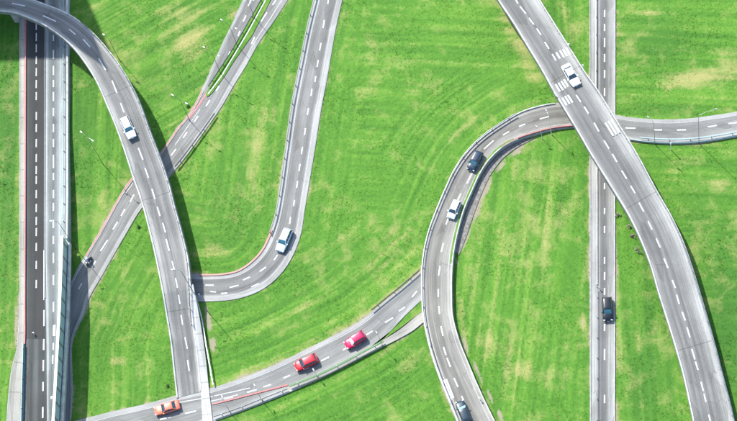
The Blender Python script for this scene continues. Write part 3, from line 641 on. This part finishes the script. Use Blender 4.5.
    return mow, np.stack([dry, dirt, lush_vignette], 1)
def set_attr(me, mow, soil):
    for nm, a in (('mow', mow), ('soil', soil)):
        at = me.attributes.new(nm, 'FLOAT_VECTOR', 'POINT'); at.data.foreach_set('vector', a.astype(np.float32).ravel())
cor = [P(x, y, 0) for x, y in ((-45, -45), (782, -45), (782, 466), (-45, 466))]
x0, x1 = min(p.x for p in cor), max(p.x for p in cor); y0, y1 = min(p.y for p in cor), max(p.y for p in cor)
def axis(a, b, stp):
    far = np.array([5, 15, 40, 100, 250, 600, 1500.]); return np.concatenate([(a-far)[::-1], np.arange(a, b, stp), b+far])
gx, gy = axis(x0, x1, .36), axis(y0, y1, .36)
XX, YY = np.meshgrid(gx, gy); nX, nY = len(gx), len(gy)
ZZ = rng.normal(0, .010, XX.shape)+.03*np.sin(XX*.31)*np.cos(YY*.27)-.03
V = np.stack([XX.ravel(), YY.ravel(), ZZ.ravel()], 1)
idx = np.arange(nX*nY).reshape(nY, nX)
quads = np.stack([idx[:-1, :-1], idx[:-1, 1:], idx[1:, 1:], idx[1:, :-1]], -1).reshape(-1, 4)
def np_mesh(name, V, F_, k, mat, smooth=True):
    me = bpy.data.meshes.new(name); me.vertices.add(len(V)); me.vertices.foreach_set('co', V.astype(np.float32).ravel())
    me.loops.add(F_.size); me.loops.foreach_set('vertex_index', F_.astype(np.int32).ravel())
    me.polygons.add(len(F_)); me.polygons.foreach_set('loop_start', np.arange(0, F_.size, k, dtype=np.int32)); me.polygons.foreach_set('loop_total', np.full(len(F_), k, dtype=np.int32))
    me.update(); me.validate()
    if smooth: me.polygons.foreach_set('use_smooth', [True]*len(me.polygons))
    return link(name, me, mat)
g = np_mesh('ground', V, quads, 4, grass_ground); st(g); FM, FS = field(V)
edge = np.full(len(V), 9.0)
for poly in ROADS:
    if poly is None: continue
    lo, hi = poly.min(0)-2, poly.max(0)+2; m_ = (V[:, 0] > lo[0]) & (V[:, 0] < hi[0]) & (V[:, 1] > lo[1]) & (V[:, 1] < hi[1])
    pc = np.vstack([poly[::3], poly[:1]]); dd_, _ = polyd(V[m_][:, :2], pc); edge[m_] = np.minimum(edge[m_], dd_)
wob_ = vnoise(V[:, 0]*.35, V[:, 1]*.35)
FS[:, 1] = np.maximum(FS[:, 1], .62*np.exp(-(edge/(.25+.6*wob_))**2)); FS[:, 0] = np.maximum(FS[:, 0], .6*wob_*np.exp(-(edge/1.6)**2))
set_attr(g.data, FM, FS)
def look(X_):
    i = np.clip(np.searchsorted(gx, X_[:, 0]), 0, nX-1); j = np.clip(np.searchsorted(gy, X_[:, 1]), 0, nY-1); return FM[j*nX+i], FS[j*nX+i]
def inside(Q, poly):
    x, y = Q[:, 0], Q[:, 1]; r = np.zeros(len(Q), bool); j = len(poly)-1
    for i in range(len(poly)):
        xi, yi = poly[i]; xj, yj = poly[j]
        if yi != yj:
            c = ((yi > y) != (yj > y)) & (x < (xj-xi)*(y-yi)/(yj-yi)+xi); r ^= c
        j = i
    return r
# grass tufts
NT = 55000
Q = np.stack([rng.uniform(x0, x1, NT), rng.uniform(y0, y1, NT), np.zeros(NT)], 1)
pp_ = proj(Q); Q = Q[(pp_[:, 0] > -25) & (pp_[:, 0] < 762) & (pp_[:, 1] > -25) & (pp_[:, 1] < 446)]
bad = np.zeros(len(Q), bool)
for poly in ROADS:
    if poly is not None: bad |= inside(Q[:, :2], poly)
Q = Q[~bad]; n = len(Q)
mow, soil = look(Q)
keep = (soil[:, 1] < .5) | (rng.random(n) < .25); Q, mow, soil = Q[keep], mow[keep], soil[keep]; n = len(Q)
K = 3; hgt = rng.uniform(.02, .07, n)*(1+1.2*soil[:, 2])*np.where(soil[:, 0] > .5, .7, 1)
ang = rng.uniform(0, 2*np.pi, (n, K)); wd = rng.uniform(.05, .13, (n, K)); ln = rng.uniform(.05, .22, (n, K))
T = np.zeros((n, K, 3, 3))
c_, s_ = np.cos(ang), np.sin(ang)
off = rng.normal(0, .12, (n, K, 2))
bx_, by_ = Q[:, None, 0]+off[..., 0], Q[:, None, 1]+off[..., 1]
T[..., 0, 0] = bx_-s_*wd; T[..., 0, 1] = by_+c_*wd; T[..., 1, 0] = bx_+s_*wd; T[..., 1, 1] = by_-c_*wd
T[..., 0, 2] = T[..., 1, 2] = -.04
T[..., 2, 0] = bx_+c_*ln; T[..., 2, 1] = by_+s_*ln; T[..., 2, 2] = hgt[:, None]*rng.uniform(.6, 1.1, (n, K))
TV = T.reshape(-1, 3); TF = np.arange(len(TV)).reshape(-1, 3)
t_ = np_mesh('grass', TV, TF, 3, grass_blade, smooth=False); tag(t_, kind='stuff')
set_attr(t_.data, np.repeat(mow, K*3, 0), np.repeat(soil, K*3, 0))
# planted strips carry the same attributes
for o in bpy.data.objects:
    if o.name.split('.')[0] in ('median', 'grass_wedge', 'grass_strip'):
        vv = np.array([tuple(v.co) for v in o.data.vertices]); a_, b_ = look(vv); a_ = a_*.4+.30; set_attr(o.data, a_, b_*[1, 0, 0])

# ================================================================== 9. street lamps and posts
lampwhite = simple('lamp_glass', (.4, .42, .43), .3, 0, .05, 5)
def lamp(bpx, bpy_, h, label, arm_px=None, arms=1, alen=1.8, base_h=0, mat=None, group='street lamps', r=.09):
    mat = mat or metal_grey; r *= .65
    b = P(bpx, bpy_, base_h); e = empty('street_lamp', b); tag(e, label, 'street lamp', group)
    m = MB(); m.tube([(0, 0, 0), (0, 0, .9), (0, 0, 1.0), (0, 0, h)], [r*1.5, r*1.4, r, r*.6], 8); m.build('pole', mat, e)
    d = P(bpx+arm_px[0], bpy_+arm_px[1], 0)-P(bpx, bpy_, 0); d.z = 0; d.normalize()
    for k in range(arms):
        dd = d if k == 0 else -d
        a = MB(); a.tube([Vector((0, 0, h-.1)), dd*alen*.4+Vector((0, 0, h+.28)), dd*alen+Vector((0, 0, h+.4))], r*.55, 6); a.build('arm', mat, e)
        rz = math.atan2(dd.y, dd.x); c = dd*(alen+.35)+Vector((0, 0, h+.42))
        hd = MB(); hd.box(c, (.7, .26, .14), rz, .75); hh = hd.build('lamp_head', metal_grey, e)
        gl = MB(); gl.box(c-Vector((0, 0, .1)), (.5, .2, .05), rz); gl.build('lens', lampwhite, hh)
    return e
lamp(103, 164, 12, 'tall grey street lamp on the grass between the left highway and the curved overpass', (-16, -12), 2, 1.2)
lamp(119.5, 60, 9, 'dark street lamp on the grass just outside the bend of the curved overpass', (-6, -4), 1, .8, mat=metal_dark)
lamp(699, 143.5, 12, 'street lamp with a long arm on the south side of the right-hand road', (14, -4), 1, 3.0)
lamp(655, 144.5, 9.5, 'thin lamp post near the large overpass on the south side of the right-hand road', (-8, -6), 1, 1, r=.08)
lamp(551.5, 134.5, 8, 'thin lamp post beside the red kerb inside the bend of the middle ramp', (-3, -6), 1, .8, r=.09, mat=metal_white)
lamp(542, 138.5, 4, 'short post lamp inside the bend of the middle ramp, west of the taller lamp', (-4, -2), 1, .5, r=.07, mat=metal_white)
lamp(192.5, 291, 10, 'street lamp standing on the east parapet of the curved overpass above the loop road', (-8, 0), 1, 1.2, base_h=3.6, r=.13)
lamp(76, 249, 13, 'tall thin lamp post on the grass beside the left highway near the noise barrier', (-6, 0), 1, .9, mat=metal_dark, r=.1)
lamp(238, 47, 9, 'twin-armed dark street lamp midway up the median of the diagonal ramp', (10, 6), 2, 1.5, mat=metal_dark)
lamp(255, 19, 9, 'twin-armed dark street lamp highest up on the median of the diagonal ramp', (10, 6), 2, 1.5, mat=metal_dark)
lamp(221, 74, 9, 'twin-armed dark street lamp at the lower tip of the median of the diagonal ramp', (10, 6), 2, 1.5, mat=metal_dark)
lamp(190, 121, 9, 'twin-armed dark street lamp beside the red kerb of the diagonal ramp below the median', (10, 6), 2, 1.4, mat=metal_dark)
lamp(231, 413.5, 5, 'street lamp on the lower shoulder of the bottom road near the pale walkway', (-3, -7), 1, 1.2)
lamp(263, 402, 5, 'street lamp on the lower shoulder of the bottom road below the red kerb', (-3, -7), 1, 1.2)
lamp(318, 378.5, 2.6, 'short dark lamp post at the green guardrail below the red cars', (-3, -5), 1, .4, mat=metal_dark, r=.06)
lamp(383, 347, 5, 'slim dark lamp post at the east end of the green guardrail', (-3, -5), 1, .6, mat=metal_dark, r=.07)
lamp(-24, 158, 9, 'street lamp on the grass at the left margin west of the left highway', (8, 0), 1, 1.2)
def bollard(px, py, h, label, base_h=0, hgt=1.6):
    b = P(px, py, base_h); m = MB(); m.tube([(0, 0, 0), (0, 0, hgt*.9)], .07, 8); m.box((0, 0, hgt), (.32, .12, .3)); o = m.build('marker_post', metal_white); o.location = b; tag(o, label, 'marker post', 'white marker posts'); return o
bollard(671, 150, .0, 'white marker post on the grass just south of the right-hand road', 0, 3.0)
bollard(597.3, 287, .0, 'white marker post on the pale strip of the straight right-hand road', .16)
bollard(35, 335, .0, 'white marker post on the left carriageway of the left highway', 3.0-.2, 1.2)
bollard(555.3, 96, .0, 'white marker post at the west parapet of the large overpass beside the zebra bars', 5.6, 1.0)
bollard(569, 47, .0, 'white marker post at the east parapet of the large overpass above the white car', 5.6, 1.1)
bollard(583, 68, .0, 'white marker post at the east parapet of the large overpass right of the white car', 5.6, 1.1)
bollard(480, 400, .0, 'white marker post on the inner edge of the middle ramp near the bottom', 1.0, 1.0)
bollard(200, 296, .0, 'white marker post on the loop road where it slips under the curved overpass', .14, 1.0)

# shrubs and trees
def leaf_cloud(n, rad, zc, size, seed, squash=.8):
    r = np.random.default_rng(seed); cl = r.normal(0, .42, (14, 3)); cl[:, 2] *= squash
    c = cl[r.integers(0, 14, n)]+r.normal(0, .2, (n, 3)); c = c*rad; c[:, 2] += zc
    a = r.normal(0, 1, (n, 3)); a /= np.linalg.norm(a, axis=1)[:, None]; b = np.cross(a, r.normal(0, 1, (n, 3))); b /= np.linalg.norm(b, axis=1)[:, None]
    sz = size*r.uniform(.6, 1.3, n)[:, None]
    V = np.stack([c-a*sz, c+b*sz*.55, c+a*sz, c-b*sz*.55], 1).reshape(-1, 3); return V, np.arange(len(V)).reshape(-1, 4)
def leaf_mat(name, c1, c2):
    k = N(name); ob = k.n('TexCoord').outputs['Object']; n = k.noise(ob, 2.2, 4)
    k.l(k.mix(k.maprange(n, .35, .65, 0, 1), c4(c1), c4(c2)), k.b.inputs['Base Color']); k.b.inputs['Roughness'].default_value = .6; return k.m
leaf_green = leaf_mat('tree_leaves', (.05, .12, .02), (.10, .18, .04)); leaf_dry = leaf_mat('dry_leaves', (.34, .28, .18), (.46, .42, .32)); leaf_olive = leaf_mat('olive_leaves', (.14, .18, .07), (.5, .48, .36))
def shrub(px, py, rad, label, mat, seed, group):
    e = empty('shrub', P(px, py, 0)); tag(e, label, 'shrub', group)
    V, F_ = leaf_cloud(220, rad*.85, rad*.6, .10, seed); o = np_mesh('foliage', V, F_, 4, mat, False); o.parent = e
    m = MB()
    for k in range(4):
        a = k*1.7+seed; m.tube([(0, 0, -.1), (math.cos(a)*rad*.3, math.sin(a)*rad*.3, rad*.6), (math.cos(a)*rad*.6, math.sin(a)*rad*.6, rad*1.1)], [.03, .025, .01], 5)
    m.build('stem', bark, e)
leaf_green = leaf_mat('shrub_leaves', (.05, .14, .02), (.09, .20, .03))
gsh = 'small shrubs beside the large overpass'
shrub(618, 215, .5, 'small olive green shrub nearest the straight road, beside the large overpass', leaf_olive, 1, gsh)
shrub(629.5, 227, .45, 'small dry beige shrub, northern of two touching the large overpass edge', leaf_dry, 2, gsh)
shrub(632.5, 236, .5, 'small dry beige shrub, southern of two touching the large overpass edge', leaf_dry, 3, gsh)
shrub(637, 250, .85, 'largest pale grey green shrub, southernmost beside the large overpass', leaf_olive, 4, gsh)
shrub(139, 227, .4, 'small dark shrub on the grass between the diagonal ramp and the curved overpass', leaf_green, 5, 'small shrubs on the grass')
shrub(167.5, 386, .35, 'small dark shrub on the grass near the bottom road and the curved overpass', leaf_green, 6, 'small shrubs on the grass')
shrub(188, 106, .4, 'small dark shrub on the grass left of the diagonal ramp', leaf_green, 8, 'small shrubs on the grass')

# unseen angular tower added beyond the upper left corner to shade the curved overpass
TH = 45.0; sh_ = s*(TH/math.tan(EL)); e = empty('added_shade_tower', (0, 0, 0)); tag(e, 'unseen angular tower added beyond the upper left corner to shade the curved overpass', 'shade_caster')
pts = [P(x, y, 0)-sh_ for x, y in ((-70, 61), (70, 61), (133, 105), (111, 52), (88, 0), (72, -50), (-70, -50))]
cen = sum(pts, Vector())/len(pts); e.location = cen; pts = [p-cen for p in pts]; k_ = len(pts)
mesh('wall', [Vector((p.x, p.y, -.3)) for p in pts]+[Vector((p.x, p.y, TH)) for p in pts], [(i, (i+1) % k_, k_+(i+1) % k_, k_+i) for i in range(k_)], simple('render_wall', (.45, .40, .34), .85, 0, .12, .3), e)
mesh('roof', [Vector((p.x, p.y, TH)) for p in pts], [tuple(range(k_))], simple('roof_felt', (.15, .15, .15), .9, 0, .2, .4), e)
wn = None
for i in range(k_):
    a_, b_ = pts[i], pts[(i+1) % k_]; L_ = (b_-a_).length; t_v = (b_-a_)/L_; nrm = Vector((t_v.y, -t_v.x, 0)); nrm = nrm if nrm.dot((a_+b_)/2) > 0 else -nrm
    for f_ in range(7):
        for j in range(max(1, int(L_/9))):
            q_ = a_+t_v*(L_*(j+.5)/max(1, int(L_/9)))+nrm*.02+Vector((0, 0, 4+f_*6)); rz = math.atan2(t_v.y, t_v.x)
            if wn is None: m = MB(); m.box((0, 0, 0), (3.2, .12, 1.8)); wn = m.build('window', simple('window_glass', (.05, .07, .09), .1), e); wn.location = q_; wn.rotation_euler = (0, 0, rz)
            else: copy_child(wn, e, q_, rz)

# ================================================================== 10. vehicles
tyre_m = simple('tyre_rubber', (.02, .02, .022), .85, 0, .1, 8); rim_m = simple('alloy_rim', (.5, .52, .54), .3, .8, .05, 8)
glass_m = simple('car_glass', (.035, .06, .08), .08, 0, .05, 2); glass_teal = simple('tinted_windscreen', (.04, .13, .17), .08, 0, .05, 2)
lampc = simple('headlamp_glass', (.8, .82, .84), .15, 0, .02, 4); lampr = simple('tail_lamp_plastic', (.45, .02, .02), .25, 0, .05, 4); trim_m = simple('black_trim', (.03, .03, .035), .5, 0, .1, 6)
def loft(secs, mat, name, parent, smooth=True, cap=True):
    v = [p for s_ in secs for p in s_]; m = len(secs[0]); f = []
    for i in range(len(secs)-1):
        for k in range(m): f.append((i*m+k, i*m+(k+1) % m, (i+1)*m+(k+1) % m, (i+1)*m+k))
    if cap: f.append(tuple(range(m))[::-1]); e = (len(secs)-1)*m; f.append(tuple(e+k for k in range(m)))
    bm = bmesh.new(); vv = [bm.verts.new(p) for p in v]
    for ff in f: bm.faces.new([vv[i] for i in ff])
    bmesh.ops.recalc_face_normals(bm, faces=bm.faces); me = bpy.data.meshes.new(name); bm.to_mesh(me); bm.free()
    if smooth: me.polygons.foreach_set('use_smooth', [True]*len(me.polygons))
    o = link(name, me, mat, parent)
    if smooth:
        b = o.modifiers.new('b', 'BEVEL'); b.width = .025; b.segments = 2; b.limit_method = 'ANGLE'; b.angle_limit = math.radians(40)
    return o
def car(px, py, px2, py2, hgt_road, L, W, H, paint, label, style='sedan', front_glass=None, name='car'):
    """px,py: centre of the roof area; px2,py2: image vector pointing to the front"""
    c = P(px, py, hgt_road+H*.45); d = P(px+px2, py+py2, hgt_road)-P(px, py, hgt_road); rz = math.atan2(d.y, d.x)
    e = empty(name, (c.x, c.y, hgt_road+.025), rz); tag(e, label, 'car', 'cars driving on the roads')
    pm = N('car_paint'); ob = pm.n('TexCoord').outputs['Object']; nn = pm.noise(ob, 1.5, 4)
    pm.l(pm.mix(1.0, c4(paint), pm.maprange(nn, .3, .7, .93, 1.06), 'MULTIPLY'), pm.b.inputs['Base Color']); pm.b.inputs['Roughness'].default_value = .28; pm.b.inputs['Coat Weight'].default_value = .25; pm.b.inputs['Metallic'].default_value = .15
    pm = pm.m
    h2 = L/2; w = W/2; bz = H*.60 if style != 'sedan' else H*.62
    # body stations: x, half width, top z, bottom z
    S = [(-1.0, .78, .50, .30), (-.965, .90, .60, .22), (-.85, .97, .64, .19), (-.6, 1.0, .63, .18), (-.2, 1.0, .62, .17), (.2, 1.0, .61, .17), (.5, .99, .60, .18), (.75, .96, .56, .19), (.9, .90, .51, .20), (.97, .82, .45, .22), (1.0, .70, .38, .28)]
    if style in ('hatch', 'suv'): S[0] = (-1.0, .84, .60, .30); S[1] = (-.975, .93, .66, .22)
    secs = []
    for x, ww, zt, zb in S:
        X_, Wd, Zt, Zb = x*h2, ww*w, zt*H, zb*H*.9
        sh = [(-.86, 1.0), (-.97, .90), (-1.0, .6), (-.98, .25), (-.9, .0), (.9, .0), (.98, .25), (1.0, .6), (.97, .90), (.86, 1.0), (.4, 1.035), (0, 1.045), (-.4, 1.035)]
        secs.append([(X_, a*Wd, Zb+(Zt-Zb)*b) for a, b in sh])
    body = loft(secs, pm, 'body', e)
    # greenhouse: rear base, rear top, front top, front base
    rb, rt, ft, fb = {'sedan': (-.72, -.44, .12, .42), 'hatch': (-.95, -.78, .18, .50), 'suv': (-.96, -.84, .16, .46), 'estate': (-.95, -.80, .14, .44)}[style]
    zb_, zt_ = H*.605, H*.965; gw, gt = w*.90, w*.70
    prof = [(rb, 0), (rb*.62+rt*.38, .5), (rt, .93), (ft, .93), (ft*.45+fb*.55, .5), (fb, 0)]
    def halfw(z): return gw+(gt-gw)*z
    left = [(x*h2, halfw(z), zb_+(zt_-zb_)*z) for x, z in prof]; right = [(x, -y, z) for x, y, z in left]
    mesh('side_window', left+[(x, y-.02, z) for x, y, z in left], [(5, 4, 3, 2, 1, 0)], glass_m, e); mesh('side_window', right, [(0, 1, 2, 3, 4, 5)], glass_m, e)
    fg = front_glass or glass_m
    mesh('windscreen', [left[5], left[4], left[3], right[5], right[4], right[3]], [(0, 1, 4, 3), (1, 2, 5, 4)], fg, e)
    mesh('rear_window', [left[0], left[1], left[2], right[0], right[1], right[2]], [(3, 4, 1, 0), (4, 5, 2, 1)], glass_m, e)
    # roof
    rs = []
    for k, x in enumerate(np.linspace(rt-.02, ft+.02, 6)):
        b = .94+.06*math.sin(math.pi*k/5); rs.append([(x*h2, y*gt*1.03, zb_+(zt_-zb_)*(z*b)) for y, z in ((-1, .90), (-.93, 1.0), (-.5, 1.05), (0, 1.06), (.5, 1.05), (.93, 1.0), (1, .90))])
    loft(rs, pm, 'roof', e)
    m = MB()
    for lst in (left, right):
        for i_, j_ in ((0, 1), (1, 2), (3, 4), (4, 5)): m.tube([lst[i_], lst[j_]], .055, 6)
        for fx in (-.30, .02) if style == 'sedan' else (-.48, -.1):
            sg = 1 if lst is left else -1; m.tube([(fx*h2-.05, sg*gw*1.0, zb_), (fx*h2, sg*gt*1.02, zb_+(zt_-zb_)*.93)], .035, 5)
    m.build('pillars', pm, e)
    wp_ = None
    for sx in (-.60, .62):
        for sy in (-1, 1):
            r_ = H*.215
            if wp_ is None:
                m = MB(); m.tube([(0, -.11, 0), (0, -.09, 0), (0, .09, 0), (0, .11, 0)], [r_*.86, r_, r_, r_*.86], 20); wp_ = m.build('wheel', tyre_m, e); wq = wp_
                m = MB(); m.tube([(0, -.125, 0), (0, .125, 0)], r_*.6, 14); rim = m.build('rim', rim_m, wq)
            else:
                wq = copy_child(wp_, e, (0, 0, 0)); r2 = rim.copy(); col.objects.link(r2); r2.parent = wq
            wq.location = (sx*h2, sy*(w-.10), r_)
    for sy in (-1, 1):
        m = MB(); m.box((h2*.93, sy*w*.70, H*.46), (.2, .3, .12), -sy*.4); m.build('headlight', lampc, e)
        m = MB(); m.box((-h2*.965, sy*w*.74, H*.50), (.16, .30, .16), sy*.2); m.build('tail_light', lampr, e)
        m = MB(); m.box((fb*h2-.25, sy*(w+.07), H*.64), (.2, .2, .14)); m.build('mirror', pm, e)
    m = MB(); m.box((h2*.985, 0, H*.30), (.08, w*1.2, H*.12)); m.build('grille', trim_m, e)
    m = MB(); m.box((-h2*.99, 0, H*.26), (.08, w*1.5, H*.12)); m.build('rear_bumper', trim_m, e)
    m = MB(); m.box((h2*.995+.03, 0, H*.26), (.03, .5, .11)); m.build('number_plate', metal_white, e)
    return e
car(128, 127.5, 11, 25, ring_h(128, 128), 5.0, 1.95, 1.5, (.72, .76, .80), 'white estate car on the curved overpass', 'estate', glass_teal)
car(571, 75, 13, 22, 5.6, 5.1, 1.95, 1.45, (.80, .81, .82), 'white car with dark windscreen beside the zebra bars on the large overpass', 'sedan')
car(475, 161, -9, 17, 1.0, 4.2, 1.85, 1.55, (.012, .03, .055), 'dark navy car on the upper bend of the middle ramp', 'suv', glass_teal)
car(454, 209.5, -6, 14, 1.0, 3.8, 1.75, 1.5, (.62, .70, .76), 'small pale silver car with a dark windscreen band on the middle ramp', 'hatch')
car(284, 240, -6, 14, GH, 4.9, 1.95, 1.7, (.55, .66, .78), 'pale blue estate car on the loop road', 'estate', glass_teal)
car(306, 362.5, -20, 9, BH, 4.5, 2.0, 1.6, (.55, .015, .03), 'bright red car nearer the pale walkway on the bottom road', 'hatch')
car(355, 340, -18, 11, BH, 4.2, 1.95, 1.6, (.55, .01, .08), 'crimson car behind the other red car on the bottom road, furthest east', 'hatch', simple('pale_windscreen', (.45, .42, .46), .12, 0, .05, 2))
car(167, 408, -24, 7, BH, 4.9, 1.9, 1.4, (.72, .17, .10), 'salmon orange car at the left end of the bottom road', 'sedan')
car(607.5, 309, 1, 20, .16, 4.7, 1.9, 1.6, (.006, .012, .018), 'black car on the straight right-hand road', 'estate', glass_teal)
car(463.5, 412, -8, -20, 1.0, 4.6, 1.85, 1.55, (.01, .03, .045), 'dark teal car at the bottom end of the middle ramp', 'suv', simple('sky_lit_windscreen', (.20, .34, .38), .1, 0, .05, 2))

# motorcycle and its rider
def skin_body(name, V_, E_, R_, mat, parent):
    me = bpy.data.meshes.new(name); me.from_pydata(V_, E_, []); o = link(name, me, mat, parent)
    sk = o.modifiers.new('skin', 'SKIN'); 
    for i, r_ in enumerate(R_): me.skin_vertices[0].data[i].radius = (r_, r_) if me.skin_vertices else None
    me.skin_vertices[0].data[0].use_root = True
    sb_ = o.modifiers.new('sub', 'SUBSURF'); sb_.levels = sb_.render_levels = 2; return o
c = P(89.5, 262, GH); d = P(89.5-8, 262+13, GH)-c; rz = math.atan2(d.y, d.x)
e = empty('motorcycle', c+Vector((0, 0, .02)), rz); tag(e, 'dark motorcycle ridden down the diagonal ramp at the edge of the shade', 'motorcycle')
for x_ in (-.7, .72):
    m = MB(); pts = [(x_+.31*math.cos(a), 0, .33+.31*math.sin(a)) for a in np.linspace(0, 2*math.pi, 19)]; m.tube(pts, .07, 6); wq = m.build('wheel', tyre_m, e)
    m = MB(); m.tube([(x_, -.05, .33), (x_, .05, .33)], .2, 12); m.build('rim', rim_m, wq)
m = MB(); m.tube([(-.55, 0, .45), (-.1, 0, .5), (.3, 0, .45)], [.14, .22, .14], 8); m.build('engine', trim_m, e)
m = MB(); m.tube([(-.05, 0, .8), (.2, 0, .88), (.45, 0, .82)], [.12, .19, .12], 10); m.build('fuel_tank', simple('blue_tank', (.06, .12, .3), .25), e)
m = MB(); m.tube([(-.8, 0, .82), (-.45, 0, .78), (-.05, 0, .76)], [.1, .15, .12], 8); m.build('seat', trim_m, e)
m = MB(); m.tube([(.72, .08, .33), (.52, .08, .95)], .035, 6); m.tube([(.72, -.08, .33), (.52, -.08, .95)], .035, 6); m.build('fork', metal_grey, e)
m = MB(); m.tube([(.36, -.38, 1.04), (.5, 0, 1.0), (.36, .38, 1.04)], .025, 6); m.build('handlebar', metal_grey, e)
m = MB(); m.box((.66, 0, .92), (.14, .2, .2)); m.build('headlight', lampc, e)
cloth = simple('navy_riding_suit', (.03, .05, .10), .8, 0, .2, 6)
pv = [(-.3, 0, .92), (-.25, 0, 1.15), (-.1, 0, 1.42), (-.06, 0, 1.52), (-.02, 0, 1.62), (0, 0, 1.74),
      (-.11, .2, 1.4), (.08, .3, 1.2), (.33, .36, 1.07), (-.11, -.2, 1.4), (.08, -.3, 1.2), (.33, -.36, 1.07),
      (-.26, .12, .88), (.14, .24, .8), (-.02, .22, .42), (.12, .22, .33), (-.26, -.12, .88), (.14, -.24, .8), (-.02, -.22, .42), (.12, -.22, .33)]
pe = [(0, 1), (1, 2), (2, 3), (3, 4), (4, 5), (2, 6), (6, 7), (7, 8), (2, 9), (9, 10), (10, 11), (0, 12), (12, 13), (13, 14), (14, 15), (0, 16), (16, 17), (17, 18), (18, 19)]
pr = [.15, .14, .16, .07, .09, .09, .08, .055, .04, .08, .055, .04, .1, .08, .055, .045, .1, .08, .055, .045]
pe_root = empty('person', c+Vector((0, 0, .02)), rz); tag(pe_root, 'motorcycle rider in dark clothes and a pale helmet leaning on the handlebar', 'person')
me = bpy.data.meshes.new('body'); me.from_pydata(pv, pe, []); po = link('body', me, cloth, pe_root)
sk = po.modifiers.new('skin', 'SKIN')
if not me.skin_vertices:
    bm = bmesh.new(); bm.from_mesh(me); bm.verts.layers.skin.verify(); bm.to_mesh(me); bm.free()
for i_, r_ in enumerate(pr): me.skin_vertices[0].data[i_].radius = (r_, r_)
me.skin_vertices[0].data[0].use_root = True
sb_ = po.modifiers.new('sub', 'SUBSURF'); sb_.levels = sb_.render_levels = 1
m = MB(); m.tube([(0, 0, 1.60), (.01, 0, 1.66), (.02, 0, 1.75), (.01, 0, 1.84), (0, 0, 1.88)], [.10, .145, .155, .11, .04], 12); m.build('helmet', simple('white_helmet', (.7, .72, .75), .25), pe_root, True)
